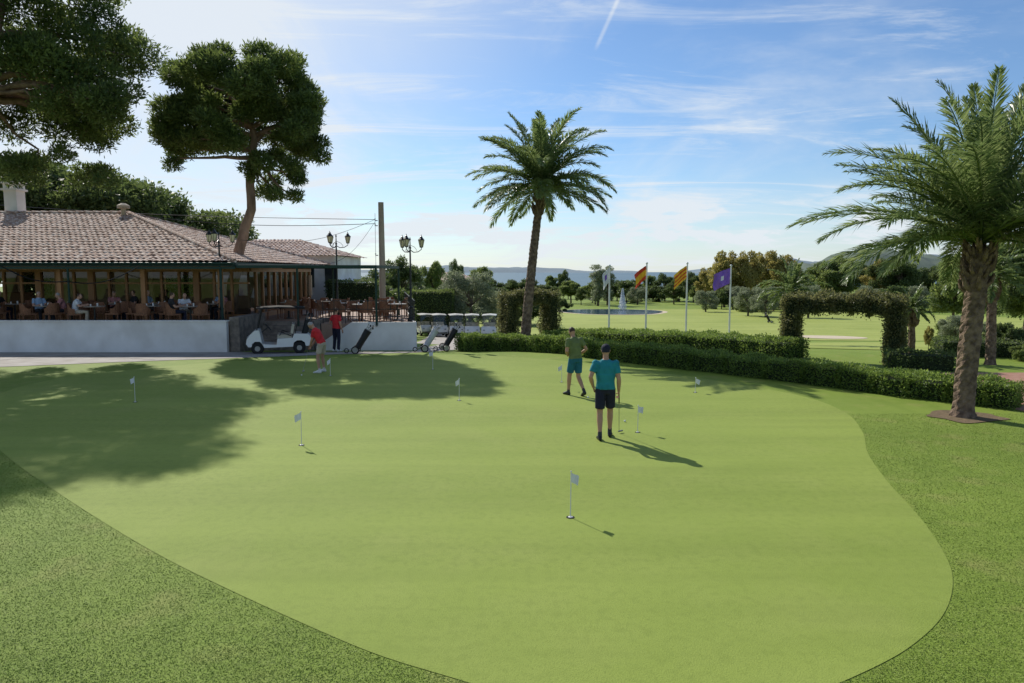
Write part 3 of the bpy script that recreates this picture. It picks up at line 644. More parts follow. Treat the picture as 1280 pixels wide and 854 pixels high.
mb=MB(); mb.bb(g.x-5,g.x+5,150,158,-5,g.z+.1); mb.obj('walls',[M('pink_plaster',(.55,.40,.33),None,1,.85)],vl)
mb=MB(); mb.add([(g.x-5.5,149.5,g.z),(g.x+5.5,149.5,g.z),(g.x+5.5,158.5,g.z),(g.x-5.5,158.5,g.z),(g.x-2,154,g.z+1.6),(g.x+2,154,g.z+1.6)],[(0,1,5,4),(1,2,5),(2,3,4,5),(3,0,4)]); mb.obj('roof',[m_tile],vl)
mb=MB()
for dx in (-3.5,-1,1.8): mb.bb(g.x+dx,g.x+dx+1,149.95,150.02,g.z-2,g.z-.8)
mb.obj('windows',[M('villa_window',(.05,.05,.06),None,3,.2)],vl)
# ------------------------------------------------------------------ utility pole and wires
m_pole=M('weathered_wood',(.40,.33,.25),(.28,.22,.17),3,.9,.6,16,stretch=(1,1,.15))
up=empty('utility_pole'); pt=PD(476,253,36)
mb=MB(); mb.tube([(pt.x,36,-.8),(pt.x+.02,36,3),(pt.x,36,pt.z)],[.17,.155,.135],0,12); mb.obj('pole',[m_pole],up)
mb=MB()
for dz in (.9,1.15,2.6): mb.tube([(pt.x-.15,35.88,pt.z-dz),(pt.x-.27,35.85,pt.z-dz),(pt.x-.27,35.85,pt.z-dz+.1)],[.025,.03,.035],0,6)
mb.obj('insulators',[m_grey],up)
mb=MB()
def wire(a,b,s,r=.014):
    a=Vector(a);b=Vector(b); mb.tube([a.lerp(b,i/14)-Vector((0,0,s*math.sin(math.pi*i/14))) for i in range(15)],r,0,4)
a=Vector((pt.x-.27,35.85,pt.z-.85)); wire(a,PD(-80,250,44),.25); wire(a-Vector((0,0,.2)),PD(160,268,37.6),.3)
a2=Vector((pt.x-.27,35.85,pt.z-2.55)); wire(a-Vector((0,0,.1)),PD(395,332,31),.6,.01); wire(a,PD(300,300,31.2),.5,.01); wire(a2+Vector((0,0,2.0)),(-5.64,30,3.35),.4,.01)
wire(PD(0,332,28.9),PD(83,352,28.9),.25,.022); wire(PD(83,352,28.9),PD(172,334,28.9),.3,.022)
mb.obj('cables',[m_black],up)
# ------------------------------------------------------------------ ornamental street lamps
m_lglass=M('lantern_glass',(.75,.66,.42),(.65,.55,.33),3,.25)
def lamp(loc,H,heads,spread,rz=0):
    e=empty('street_lamp',loc,rz); mb=MB()
    mb.lathe((0,0,0),[(.16,0),(.16,.12),(.10,.2),(.085,.55),(.11,.6),(.06,.66),(.05,1.4),(.065,1.44),(.045,1.5),(.035,H-.45),(.06,H-.42),(.03,H-.35),(.02,H-.1),(.04,H-.05),(.005,H+.05)],0,10)
    gl_=MB()
    for k in range(heads):
        a=k*2*math.pi/heads; d=Vector((math.cos(a),math.sin(a),0)); z=Vector((0,0,1)); c=z*(H-.5)
        mb.tube([c,c+d*spread*.3-z*.10,c+d*spread*.7-z*.08,c+d*spread+z*.03,c+d*spread+z*.12],[.022,.02,.02,.018,.018],0,6)
        mb.tube([c+d*.04+z*.2,c+d*spread*.4+z*.12,c+d*spread*.6-z*.02,c+d*spread*.45-z*.08],[.01]*4,0,5)
        b_=c+d*spread+z*.12
        gl_.lathe(b_,[(.07,.02),(.125,.30)],0,6)
        mb.lathe(b_,[(.05,-.02),(.08,.0),(.08,.02)],0,6); mb.lathe(b_,[(.15,.30),(.14,.33),(.06,.42),(.05,.46),(.02,.48),(.01,.55)],0,6)
        for q in range(6):
            t=q*math.pi/3; mb.tube([b_+Vector((.074*math.cos(t),.074*math.sin(t),.02)),b_+Vector((.13*math.cos(t),.13*math.sin(t),.30))],.008,0,4)
    mb.obj('post',[m_black],e); gl_.obj('lanterns',[m_lglass],e)
def lampat(px,Y,base,pyTop,heads,spread,rz): 
    x=PD(px,340,Y).x; lamp((x,Y,base),PD(px,pyTop,Y).z-base,heads,spread,rz)
lampat(513,31.5,FL,298,3,.5,.35); lampat(421,35,FL,294,3,.55,.2); lampat(275,30.6,FL,291,3,.55,.6)
# ------------------------------------------------------------------ flagpoles
m_fw=M('white_flag_cloth',(.75,.75,.76),(.62,.62,.66),2,.8); m_fr=M('red_flag_cloth',(.62,.07,.03),None,2,.8); m_fy=M('yellow_flag_cloth',(.85,.48,.04),None,2,.8); m_fp=M('purple_flag_cloth',(.24,.12,.55),None,2,.8)
m_polew=M('white_pole_paint',(.7,.7,.7),None,2,.4)
def flagpole(px,pyb,pyt,pat,seed,wd=1.3,hg=1.0,dro=.75):
    Y=55+seed*.4; b_=PD(px,pyb,Y); tz=PD(px,pyt,Y).z; e=empty('flagpole',(b_.x,Y,zg(Y))); H=tz-zg(Y)
    mb=MB(); mb.tube([(0,0,0),(0,0,H)],[.08,.055],0,8); mb.ell((0,0,H+.05),(.09,.09,.09),0,8); mb.lathe((0,0,0),[(.2,0),(.2,.1),(.1,.18)],0,8); mb.obj('pole',[m_polew],e)
    mb=MB(); nu,nv=18,18; vs=[]
    for j in range(nv+1):
        for i in range(nu+1):
            u=i/nu;v=j/nv
            x=-.06-u*wd*(.8-.12*v+.05*math.sin(v*5+seed)); z=H-.15-v*hg-u**1.2*dro*(1+.15*v); y=.10*math.sin(u*9+v*3+seed)*u+.05*math.sin(u*17-v*4)
            vs.append((x,y,z))
    for j in range(nv):
        for i in range(nu):
            mb.add([vs[j*(nu+1)+i],vs[j*(nu+1)+i+1],vs[(j+1)*(nu+1)+i+1],vs[(j+1)*(nu+1)+i]],[(0,1,2,3)],pat(i/nu,(j+.5)/nv))
    mb.obj('flag',[m_fw,m_fr,m_fy,m_fp],e,smooth=False)
flagpole(761,418,333,lambda u,v:0 if not(.3<u<.6 and .3<v<.6) else 3,1,.6,1.1,.5)
flagpole(807,420,330,lambda u,v:1 if v<.27 or v>.73 else 2,2,1.1,1.0,.7)
flagpole(857,428,330,lambda u,v:2 if (int(v*7)%2==0) else 1,3,1.25,1.0,.75)
flagpole(911,430,333,lambda u,v:3 if not (.35<u<.55 and .35<v<.6) else 0,4,1.7,1.2,.5)
# ------------------------------------------------------------------ putting flags
m_stick=M('pin_white',(.7,.7,.68),None,3,.4); m_cup=M('hole_cup',(.01,.01,.01),None,3,.8)
def pin(px,py,pyt,flip=-1,seed=0):
    b_=P(px,py); H=PD(px,pyt,b_.y).z; e=empty('putting_flag',(b_.x,b_.y,.007))
    mb=MB(); mb.tube([(0,0,0),(.004,0,H)],[.007,.005],0,6); mb.ell((0.004,0,H+.008),(.012,.012,.012),0,6); mb.lathe((0,0,0),[(.03,.0),(.03,.008),(.012,.012)],0,10); mb.obj('stick',[m_stick],e)
    mb=MB(); mb.lathe((0,0,.0),[(.054,.0),(.054,.003)],0,16); mb.obj('cup',[m_cup],e)
    mb=MB(); nu,nv=8,6; vs=[]; rr=random.Random(seed); ph=rr.uniform(0,6); dr=rr.uniform(.02,.07); fw=rr.uniform(.09,.13)
    for j in range(nv+1):
        for i in range(nu+1):
            u=i/nu;v=j/nv; vs.append((flip*u*fw*(1-.15*v),.022*math.sin(u*8+ph+v)*u,H-.004-v*.12-u*dr))
    mb.add(vs,[(j*(nu+1)+i,j*(nu+1)+i+1,(j+1)*(nu+1)+i+1,(j+1)*(nu+1)+i) for j in range(nv) for i in range(nu)]); mb.obj('flag',[m_fw],e)
for i,(px,py,pt_,fl) in enumerate(((169,503,472,-1),(377,557,516,-1),(574,501,474,-1),(713,648,591,1),(797,541,508,1),(869,491,473,1),(702,478,457,-1),(541,462,440,-1),(413,470,449,-1))): pin(px,py,pt_,fl,i)
mb=MB(); mb.ell((0,0,.0214),(.0214,.0214,.0214),0,12); ball=mb.mesh('golf_ball',[m_fw],True)
for px,py in ((762,545),(377,470),(735,498),(781,528)):
    q=P(px,py); mkobj('golf_ball',ball,None,(q.x,q.y,.005))
# ------------------------------------------------------------------ people
m_skin=M('skin',(.50,.29,.20),(.46,.26,.18),8,.55); m_tan=M('tanned_skin',(.44,.25,.165),(.40,.22,.14),8,.55)
m_shoe=M('black_shoe',(.015,.015,.017),None,5,.4); m_shoew=M('white_shoe',(.7,.7,.7),None,5,.4); m_sock=M('sock',(.05,.05,.06),None,5,.9); m_sockw=M('white_sock',(.65,.65,.65),None,5,.9)
m_eye=M('eye',(.02,.015,.01),None,5,.2)
def cloth(n,c): return M(n,c,tuple(x*.75 for x in c),7,.85,.6,14,bdist=.03)
def mid3(a,b,t): return Vector(a).lerp(Vector(b),t)
STAND=dict(pelvis=(0,0,.95),chest=(0,0,1.33),neck=(0,-.01,1.49),head=(0,.02,1.655),shL=(-.185,0,1.42),shR=(.185,0,1.42),elL=(-.25,-.03,1.13),elR=(.25,-.03,1.13),wrL=(-.25,.06,.89),wrR=(.25,.06,.89),
 hipL=(-.09,0,.92),hipR=(.09,0,.92),knL=(-.11,.02,.50),knR=(.11,.02,.50),anL=(-.12,-.03,.085),anR=(.12,-.03,.085),look=(0,1,0),ftL=0,ftR=0)
def human(J0,mats,voxel=.013,short=.72,sleeve=.62,cap=False,hair=True,grip=False,pitchfoot=(0,0),long=False):
    J={k:(Vector(v) if hasattr(v,'__len__') else v) for k,v in {**STAND,**J0}.items()}
    mb=MB(); n=14
    side=(J['shR']-J['shL']).normalized(); side2=(J['hipR']-J['hipL']).normalized()
    sp=[J['pelvis']-(J['chest']-J['pelvis']).normalized()*.10,J['pelvis'],mid3(J['pelvis'],J['chest'],.36)+Vector((0,.0,0)),mid3(J['pelvis'],J['chest'],.72),J['chest'],mid3(J['chest'],J['neck'],.62),J['neck']+(J['neck']-J['chest'])*.02]
    wd=[(.13,.10),(.172,.125),(.158,.112),(.176,.12),(.192,.122),(.165,.095),(.075,.068)]
    rings=[]
    for i,(c,(a,b_)) in enumerate(zip(sp,wd)):
        t=(sp[min(i+1,6)]-sp[max(i-1,0)]).normalized(); s=side2.lerp(side,i/6).normalized(); s=(s-t*s.dot(t)).normalized(); f_=t.cross(s)
        rings.append([c+s*a*math.cos(k*2*math.pi/n)+f_*b_*math.sin(k*2*math.pi/n) for k in range(n)])
    mb.loft(rings[:3],2); mb.loft(rings[1:],1)
    h=[[c+(v-c)*1.07 for v in r] for c,r in zip(sp[1:4],rings[1:4])]; mb.loft(h,1)
    for sgn,S_ in ((-1,'L'),(1,'R')):
        sh,el,wr=J['sh'+S_],J['el'+S_],J['wr'+S_]
        mb.ell(sh,(.068,.068,.066),1,10)
        mb.tube([mid3(J['chest'],sh,.45),sh,mid3(sh,el,.25),mid3(sh,el,sleeve)],[.085,.07,.066,.064],1,12)
        mb.tube([sh,mid3(sh,el,.5),el,mid3(el,wr,.3),mid3(el,wr,.8),wr],[.05,.047,.041,.043,.031,.027],0,12)
        hp,kn,an=J['hip'+S_],J['kn'+S_],J['an'+S_]
        mb.tube([hp,mid3(hp,kn,.3),mid3(hp,kn,.75),kn,mid3(kn,an,.3),mid3(kn,an,.7),an,an-Vector((0,0,.03))],[.09,.084,.062,.056,.057,.041,.036,.036],2 if long else 0,12)
        if long: mb.tube([hp,mid3(hp,kn,.5),kn,mid3(kn,an,.5),mid3(kn,an,.95)],[.098,.09,.072,.064,.062],2,12)
        else: mb.tube([hp+Vector((0,0,.03)),mid3(hp,kn,.2),mid3(hp,kn,short)],[.098,.100,.092],2,12)
        mb.tube([mid3(kn,an,.78),an,an-Vector((0,0,.03))],[.042,.042,.044],5,10)
        fa=J['ft'+S_]; pf=pitchfoot[0 if S_=='L' else 1]; fd=Vector((math.sin(fa),math.cos(fa)*math.cos(pf),-math.sin(pf))).normalized(); upv=Vector((0,math.sin(pf),math.cos(pf))); fs=fd.cross(upv).normalized()
        hb=an-upv*.05-fd*.07; rg=[]
        for t,wv,hv,zo in ((0,.02,.02,.0),(.03,.034,.05,.012),(.10,.038,.06,.02),(.17,.045,.045,.005),(.24,.046,.032,-.008),(.28,.03,.022,-.014),(.295,.012,.012,-.018)):
            c=hb+fd*t+upv*(zo); rg.append([c+fs*wv*math.cos(k*2*math.pi/10)+upv*max(-.035-zo if zo>-.018 else -.012,hv*math.sin(k*2*math.pi/10)) for k in range(10)])
        mb.loft(rg,3)
    lk=J['look'].normalized(); hd=J['head']; hu=(hd-J['neck']).normalized(); up_=(Vector((0,0,1))*.6+hu*.6); up_=(up_-lk*up_.dot(lk)).normalized(); rt=lk.cross(up_).normalized()
    mb.tube([J['neck']-hu*.05,J['neck']+hu*.03,hd-up_*.04-lk*.01],[.062,.055,.054],0,12)
    Rm=Matrix((rt,lk,up_)).transposed()
    mb.ell(hd,(.074,.092,.108),0,14,Rm); mb.ell(hd-up_*.062+lk*.022,(.055,.062,.055),0,10,Rm)
    mb.tube([hd+lk*.085+up_*.02,hd+lk*.112-up_*.02],[.008,.016],0,8); mb.tube([hd+lk*.075-up_*.055-rt*.02,hd+lk*.083-up_*.055,hd+lk*.075-up_*.055+rt*.02],[.008,.012,.008],0,6)
    for sg in(-1,1): mb.ell(hd+rt*.075*sg-lk*.005,(.012,.022,.032),0,8,Rm)
    if hair: mb.ell(hd-lk*.014+up_*.018,(.079,.090,.102),4,14,Rm)
    if cap:
        mb.ell(hd+up_*.035-lk*.004,(.087,.103,.092),4,14,Rm)
        rgs=[]
        for fy,w_ in ((.05,.08),(.12,.075),(.17,.045)):
            rgs.append([hd+up_*(.035+zo)+lk*fy+rt*x_*w_ for x_,zo in ((-1,-.012),(-.5,0),(0,.004),(.5,0),(1,-.012),(.5,-.014),(0,-.012),(-.5,-.014))])
        mb.loft(rgs,4)
    me=mb.mesh('tmp',[],False); o=mkobj('tmp',me)
    rm=o.modifiers.new('r','REMESH'); rm.mode='VOXEL'; rm.voxel_size=voxel; sm=o.modifiers.new('s','SMOOTH'); sm.factor=.5; sm.iterations=2
    dg=bpy.context.evaluated_depsgraph_get(); out=bpy.data.meshes.new_from_object(o.evaluated_get(dg)); bpy.data.objects.remove(o)
    bv=BVHTree.FromPolygons([Vector(v) for v in mb.v],mb.f)
    mi=[]
    for p_ in out.polygons:
        c=p_.center; r=bv.find_nearest(c); m_=mb.m[r[2]] if r[2] is not None else 0
        if m_==4 and not cap:
            q=c-hd
            if q.dot(lk)>.03 and q.dot(up_)<.065: m_=0
            elif q.dot(up_)<-.03: m_=0
        if m_==4 and cap:
            q=c-hd
            if q.dot(up_)<-.04 : m_=0
        mi.append(m_)
    ex=MB()
    for S_ in 'LR':
        el,wr=J['el'+S_],J['wr'+S_]; d=(wr-el).normalized(); inn=Vector((0,wr.y,wr.z))-wr
        inn=(inn-d*inn.dot(d)); inn=inn.normalized() if inn.length>.02 else Vector((0,1,0)); sd_=d.cross(inn).normalized()
        if sd_.y<0: sd_=-sd_
        ex.loft([[wr+d*t+sd_*a*math.cos(k*.785)+inn*b_*math.sin(k*.785) for k in range(8)] for t,a,b_ in ((-.02,.026,.024),(.02,.031,.019),(.06,.042,.016),(.095,.040,.013))],0)
        cu=1.25 if grip else .45
        for fi,(so_,fl) in enumerate(((.031,.072),(.011,.080),(-.010,.075),(-.030,.060))):
            q=wr+d*.088+sd_*so_; pts=[q]; a=.25*cu
            for s_ in (.45,.32,.23):
                q=q+(d*math.cos(a)+inn*math.sin(a))*fl*s_; pts.append(q); a+=.75*cu
            ex.tube(pts,[.0095,.0088,.008,.006],0,6)
        q=wr+d*.03+sd_*.028; t1=(sd_*.75+d*.75+inn*.3).normalized(); t2=(sd_*.2+d*.8+inn*.6*(1.6 if grip else 1)).normalized()
        ex.tube([q,q+t1*.035,q+t1*.035+t2*.028,q+t1*.035+t2*.05],[.013,.012,.010,.007],0,6)
    for sg in(-1,1): ex.ell(hd+lk*.083+up_*.012+rt*.03*sg,(.012,.008,.006),6,8,Rm)
    fm=MB(); fm.v=[tuple(v.co) for v in out.vertices]; fm.f=[tuple(p_.vertices) for p_ in out.polygons]; fm.m=list(mi)
    off=len(fm.v); fm.v+=ex.v; fm.f+=[tuple(i+off for i in f_) for f_ in ex.f]; fm.m+=ex.m
    bpy.data.meshes.remove(out)
    return fm.mesh('body',mats,True)
def putter(mb,h,t,hd):
    h=Vector(h);t=Vector(t); d=(t-h).normalized(); mb.tube([h-d*.08,h+d*.2],[.014,.011],0,8); mb.tube([h+d*.2,t],[.0065,.005],1,6)
    q=Vector(hd); mb.tube([t-q*.02,t+q*.10],[.016,.016],1,6)
def figure(name,px,py,hd,J,mats,club=None,s=1,loc=None,**kw):
    l=loc or P(px,py); e=empty(name,(l[0],l[1],l[2]+.006),hd,s); me=human(J,mats,**kw); mkobj('body',me,e)
    if club:
        mb=MB(); putter(mb,*club); mb.obj('putter',[m_black,m_grey],e)
navy=cloth('navy_cloth',(.018,.02,.04)); teal=cloth('teal_cloth',(.02,.22,.26)); olive=cloth('olive_cloth',(.15,.19,.07)); blue=cloth('blue_shorts',(.02,.14,.21)); red=cloth('red_cloth',(.60,.03,.035)); beige=cloth('beige_cloth',(.50,.42,.31))
hairb=M('brown_hair',(.06,.035,.02),None,30,.6); hairg=M('grey_hair',(.35,.33,.31),None,30,.6)
figure('golfer',756,549,math.radians(-4),dict(shL=(-.19,-.01,1.42),elL=(-.28,-.10,1.17),wrL=(-.22,.06,.96),elR=(.24,-.05,1.13),wrR=(.25,.06,.88),
 anL=(-.10,-.16,.085),knL=(-.10,-.03,.49),anR=(.10,.16,.085),knR=(.10,.14,.50),hipL=(-.09,-.01,.92),hipR=(.09,.01,.92),head=(0,.04,1.65),look=(.1,1,-.15),ftL=-.12,ftR=.15),
 [m_tan,teal,navy,m_shoe,navy,m_sock,m_eye],club=((.26,.10,.82),(.30,.48,.04),(.7,.7,0)),voxel=.011,cap=True,grip=True,short=.80)
figure('golfer',719,495,math.radians(28),dict(pelvis=(0,0,.94),chest=(0,.06,1.31),neck=(0,.11,1.46),head=(0,.18,1.60),look=(0,1,-.65),shL=(-.18,.06,1.40),shR=(.18,.06,1.40),elL=(-.26,.0,1.13),elR=(.31,-.02,1.16),wrL=(-.10,.24,1.03),wrR=(.22,.18,1.0),
 knL=(-.10,.12,.50),anL=(-.10,.16,.085),knR=(.10,.02,.48),anR=(.10,-.26,.13),ftL=-.1,ftR=.15),
 [m_tan,olive,blue,m_shoe,hairb,m_sock,m_eye],club=((.22,.22,.98),(.30,.75,.30),(.7,.7,0)),voxel=.012,grip=True,short=.78,pitchfoot=(0,.35))
figure('golfer',401,466,math.radians(80),dict(pelvis=(0,-.06,.94),chest=(0,.10,1.28),neck=(0,.19,1.42),head=(0,.30,1.52),look=(0,.7,-1),shL=(-.18,.13,1.33),shR=(.18,.13,1.33),elL=(-.17,.20,1.06),elR=(.17,.20,1.06),wrL=(-.03,.32,.88),wrR=(.03,.32,.84),
 hipL=(-.10,-.06,.91),hipR=(.10,-.06,.91),knL=(-.15,.02,.50),knR=(.15,.0,.50),anL=(-.18,-.04,.085),anR=(.18,-.04,.085)),
 [m_tan,red,beige,m_shoew,hairg,m_sockw,m_eye],club=((0,.36,.84),(0,.62,.03),(1,0,0)),voxel=.014,grip=True,s=.96)
l=P(418,441); figure('golfer',418,441,math.radians(-30),dict(elL=(-.28,-.08,1.16),wrL=(-.14,.12,1.05),ftL=.1),[m_tan,red,navy,m_shoew,hairb,m_sock,m_eye],voxel=.016,long=True,loc=(l.x-.1,l.y+.8,zg(l.y+.8)))
SEAT=dict(pelvis=(0,-.02,.53),chest=(0,-.06,.90),neck=(0,-.04,1.06),head=(0,.0,1.22),shL=(-.185,-.05,.99),shR=(.185,-.05,.99),elL=(-.24,.05,.73),elR=(.24,.05,.73),wrL=(-.14,.28,.76),wrR=(.14,.28,.76),
 hipL=(-.09,.02,.52),hipR=(.09,.02,.52),knL=(-.12,.44,.52),knR=(.12,.44,.52),anL=(-.12,.40,.10),anR=(.12,.42,.10))
SEAT2={**SEAT,**dict(chest=(0,.06,.88),neck=(0,.13,1.03),head=(.02,.2,1.17),look=(.3,1,-.2),shL=(-.185,.1,.97),shR=(.185,.08,.97),elL=(-.22,.25,.78),elR=(.24,.2,.76),wrL=(-.05,.42,.82),wrR=(.10,.42,.80))}
white=cloth('white_shirt_cloth',(.62,.64,.68)); lblue=cloth('light_blue_cloth',(.28,.40,.55)); dk=cloth('dark_cloth',(.03,.03,.035)); pinkc=cloth('pink_cloth',(.45,.2,.2))
sit=[human(p_,[m_skin,c,b2,m_shoe,h_,m_sock,m_eye],voxel=.02,long=True) for p_,c,b2,h_ in ((SEAT,lblue,dk,hairg),(SEAT2,white,beige,hairb),(SEAT,dk,navy,hairb),(SEAT2,pinkc,dk,hairg))]
# ------------------------------------------------------------------ terrace furniture
m_wick=M('wicker',(.26,.12,.06),(.16,.07,.035),25,.6,.6,60)
mb=MB()
mb.box((0,0,.43),(.52,.50,.06)); 
rg=[]
for i in range(11):
    a=math.radians(-100+i*20)-math.pi/2; c=Vector((.27*math.cos(a),.25*math.sin(a),0)); zt=.88 if 3<=i<=7 else (.72 if i in(2,8) else .66)
    rg.append([c+Vector((0,0,.44)),c*1.08+Vector((0,0,zt)),c*.98+Vector((0,0,zt)),c*.9+Vector((0,0,.44))])
mb.loft(rg)
for x in(-.22,.22):
    for y in(-.21,.21): mb.tube([(x,y,.42),(x*1.08,y*1.08,0)],[.022,.018],0,6)
chair=mb.mesh('wicker_chair',[m_wick])
mb=MB(); mb.lathe((0,0,0),[(.40,.72),(.41,.735),(.41,.75),(.0001,.75)],0,20); mb.lathe((0,0,0),[(.22,0),(.22,.03),(.04,.06),(.035,.72)],1,12)
mb.lathe((.1,.05,.75),[(.03,0),(.035,.12)],2,8); mb.lathe((-.12,-.05,.75),[(.03,0),(.03,.09)],2,8)
table=mb.mesh('cafe_table',[M('table_top',(.40,.34,.28),None,3,.4),m_black,m_white])
rr=random.Random(4); si=0
tabs=[(x,y) for x in (-21.8,-19.6,-17.4,-15.2,-13.2) for y in (29.75,32.0)]+[(-24.2,29.9),(-10.2,33.2),(-8.2,32.6),(-6.8,31.4),(-6.2,33.4),(-5.3,31.7),(-8.5,35),(-6.4,36),(-10.5,36)]
for x,y in tabs:
    x+=rr.uniform(-.35,.35); y+=rr.uniform(-.15,.3); mkobj('cafe_table',table,None,(x,y,FL))
    a0=rr.uniform(0,6.28)
    for k in range(4 if rr.random()<.6 else 3):
        a=a0+k*math.pi/2+rr.uniform(-.15,.15); cx_,cy_=x+.72*math.cos(a),y+.62*math.sin(a)
        if cy_<29.0 or (cx_<-12 and 32.6<cy_<33.4) or (-11.4<cx_<-8 and cy_<32) or cx_>RX(cy_)-.4: continue
        rz=math.atan2(y-cy_,x-cx_)-math.pi/2
        mkobj('wicker_chair',chair,None,(cx_,cy_,FL),rz)
        if (rr.random()<.30 or (x>-9 and rr.random()<.4)) and si<13: mkobj('seated_person',sit[si%4],None,(cx_,cy_,FL+.0),rz); si+=1
# ------------------------------------------------------------------ golf carts
m_cw=M('cart_white_paint',(.72,.72,.70),(.68,.68,.66),2,.25,spec=.5); m_seat=M('cart_seat_vinyl',(.50,.45,.36),None,4,.5); m_tyre=M('tyre',(.02,.02,.02),None,5,.85); m_roofd=M('cart_dark_roof',(.02,.02,.02),None,3,.8,spec=.1); m_roofw=M('cart_pale_roof',(.62,.60,.55),None,3,.4)
m_bagk=M('bag_black_nylon',(.02,.02,.022),None,6,.6)
def bag(mb,base,top,r=.13,mats=(0,1)):
    base=Vector(base);top=Vector(top); d=(top-base).normalized(); mb.tube([base,base+d*.04,mid3(base,top,.5),top-d*.05,top],[r*.8,r*.85,r*.9,r,r*1.05],mats[0],12)
    s=d.cross(Vector((0,1,0.1))).normalized(); u=d.cross(s); mb.tube([mid3(base,top,.15)+u*r*.8,mid3(base,top,.6)+u*r*.85],[.07,.07],mats[0],8)
    rr=random.Random(3)
    for i in range(7):
        a=i*.9; q=top+(s*math.cos(a)+u*math.sin(a))*r*.6; t=q+d*rr.uniform(.12,.3)+(s*math.cos(a)+u*math.sin(a))*.03
        mb.tube([q-d*.1,t],[.007,.007],mats[1],5); mb.ell(t,(.035,.035,.045) if i<3 else (.02,.035,.03),mats[0] if i<3 else mats[1],8)
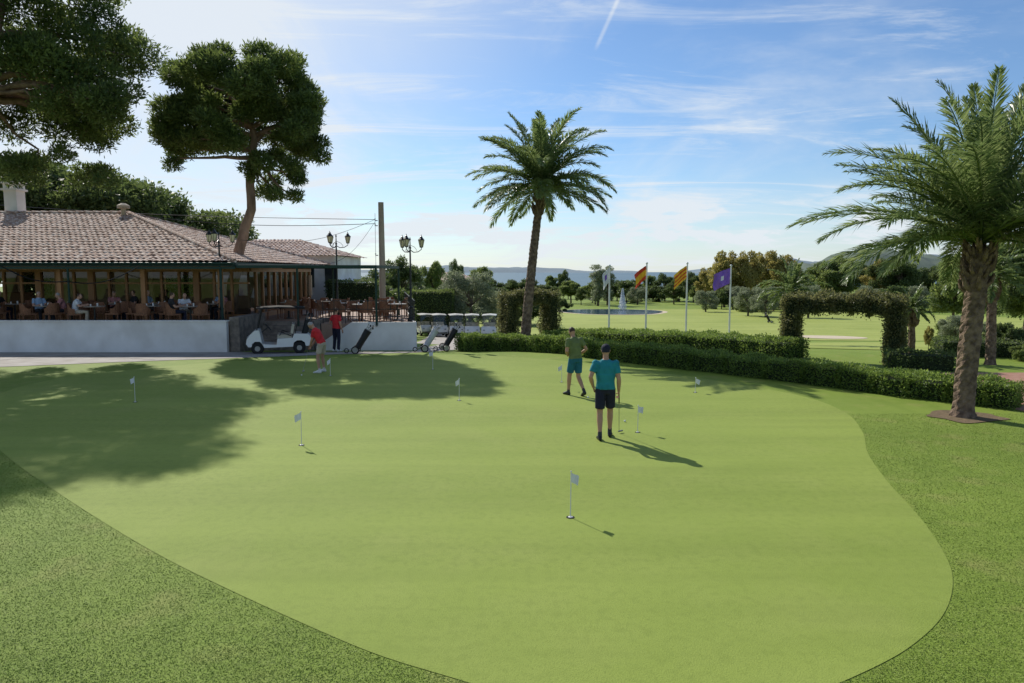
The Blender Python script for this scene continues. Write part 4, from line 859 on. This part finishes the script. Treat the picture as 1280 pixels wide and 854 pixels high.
def cart(roofm,bags=True):
    parts=[]
    mb=MB(); mb.prism([(1.12,.30),(1.20,.42),(1.17,.60),(1.02,.80),(.86,.93),(.72,.93),(.68,.75),(.62,.40),(.10,.36),(.06,.60),(-.50,.62),(-.56,.78),(-1.05,.76),(-1.18,.66),(-1.2,.42),(-1.12,.30),(-.98,.30),(-.94,.44),(-.82,.52),(-.66,.52),(-.54,.44),(-.5,.28),(.55,.26),(.6,.42),(.7,.50),(.88,.50),(.98,.42),(1.0,.30)],-.56,.56)
    parts.append(('body',mb.mesh('body',[m_cw])))
    mb=MB()
    mb.box((-.20,0,.68),(.52,1.04,.13)); mb.box((-.50,0,.96),(.10,1.0,.36),0,Matrix.Rotation(-.15,3,'Y'))
    mb.tube([(-.45,-.54,.70),(-.1,-.56,.84),(-.02,-.56,.72)],.02,1,6); mb.tube([(-.45,.54,.70),(-.1,.56,.84),(-.02,.56,.72)],.02,1,6)
    parts.append(('seats',mb.mesh('seats',[m_seat,m_black])))
    mb=MB()
    rg=[]
    for x in(-.98,-.92,0,.7,.8):
        z0=1.80-(.04 if abs(x-(-.1))>.75 else 0); wv=.56 if -.95<x<.75 else .50
        rg.append([Vector((x,-wv,z0-.03)),Vector((x,-wv*.95,z0+.02)),Vector((x,0,z0+.06)),Vector((x,wv*.95,z0+.02)),Vector((x,wv,z0-.03)),Vector((x,0,z0-.015))])
    mb.loft(rg); parts.append(('roof',mb.mesh('roof',[roofm])))
    mb=MB()
    for y in(-.52,.52):
        mb.tube([(.82,y,.86),(.62,y,1.76)],.018,0,6); mb.tube([(-.58,y,.75),(-.72,y,1.3),(-.72,y,1.76)],.018,0,6)
    mb.tube([(-.72,-.52,1.5),(-.72,.52,1.5)],.015,0,6); mb.tube([(.62,-.52,1.74),(.62,.52,1.74)],.015,0,6)
    mb.tube([(.66,-.25,.8),(.42,-.25,1.0)],.02,0,6); ax_=Vector((.24,0,-.2)).normalized(); mb.ringtube((.42,-.25,1.0),.17,(0,1,0),ax_.cross(Vector((0,1,0))),.014,0)
    mb.bb(1.12,1.21,-.5,.5,.34,.42); mb.bb(-1.24,-1.16,-.5,.5,.40,.46)
    mb.ell((1.12,-.36,.66),(.06,.09,.05),1,8); mb.ell((1.12,.36,.66),(.06,.09,.05),1,8)
    for x in(.79,-.74):
        for y in(-.5,.5):
            mb2=[( .05,-.09),(.17,-.09),(.23,-.07),(.235,0),(.23,.07),(.17,.09),(.05,.09)]
            rings=[[Vector((x+r*math.cos(k*math.pi/9),y+w_,.235+r*math.sin(k*math.pi/9))) for k in range(18)] for r,w_ in mb2]
            mb.loft(rings,2)
            mb.tube([(x,y-.095,.235),(x,y+.095,.235)],[.10,.10],1,12)
    parts.append(('frame_and_wheels',mb.mesh('frame_and_wheels',[m_black,m_grey,m_tyre])))
    mb=MB(); mb.add([(.80,-.5,.95),(.80,.5,.95),(.635,.5,1.7),(.635,-.5,1.7)],[(0,1,2,3)]); parts.append(('windscreen',mb.mesh('windscreen',[m_glass])))
    if bags:
        mb=MB(); bag(mb,(-.88,-.26,.55),(-1.12,-.26,1.30)); bag(mb,(-.88,.26,.55),(-1.10,.26,1.28)); parts.append(('golf_bags',mb.mesh('golf_bags',[m_bagk,m_grey])))
    return parts
c1_=cart(m_roofd); c2_=cart(m_roofw,False)
place('golf_cart',c1_,(PD(350,440,28.0).x,28.0,zg(28)+.012),math.radians(196))
for px,Y,a in ((548,58,-75),(570,57,-80),(590,56,-85),(612,55.5,-92),(531,60,-70)):
    place('golf_cart',c2_,(PD(px,400,Y).x,Y,zg(Y)+.012),math.radians(a),1.0)
def trolley(px,py,rz,bm_,off=.012):
    l=P(px,py); e=empty('golf_trolley',(l.x,l.y,l.z+off),rz)
    mb=MB(); bag(mb,(0,0,.20),(-.42,0,.88),.14)
    mb.tube([(.10,0,.15),(-.10,0,.45),(-.55,0,1.0),(-.75,0,1.05)],[.016]*4,1,6); mb.tube([(-.75,-.12,1.05),(-.75,.12,1.05)],.018,0,6); mb.tube([(0.05,-.32,.15),(.05,.32,.15)],.014,1,6)
    mb.tube([(-.05,0,.3),(.42,0,.10)],.014,1,6)
    for y in(-.32,.32): mb.ringtube((.05,y,.15),.13,(1,0,0),(0,0,1),.022,2); mb.tube([(.05,y-.02,.15),(.05,y+.02,.15)],.10,1,10)
    mb.ringtube((.42,0,.10),.08,(1,0,0),(0,0,1),.018,2)
    mb.obj('bag_and_frame',[bm_,m_grey,m_tyre],e)
trolley(447,442,math.radians(185),m_bagk); trolley(532,440,math.radians(190),M('bag_pale',(.5,.5,.52),None,6,.6)); trolley(557,439,math.radians(200),m_bagk)
trolley(962,404,math.radians(10),m_bagk,.02)
print('done')
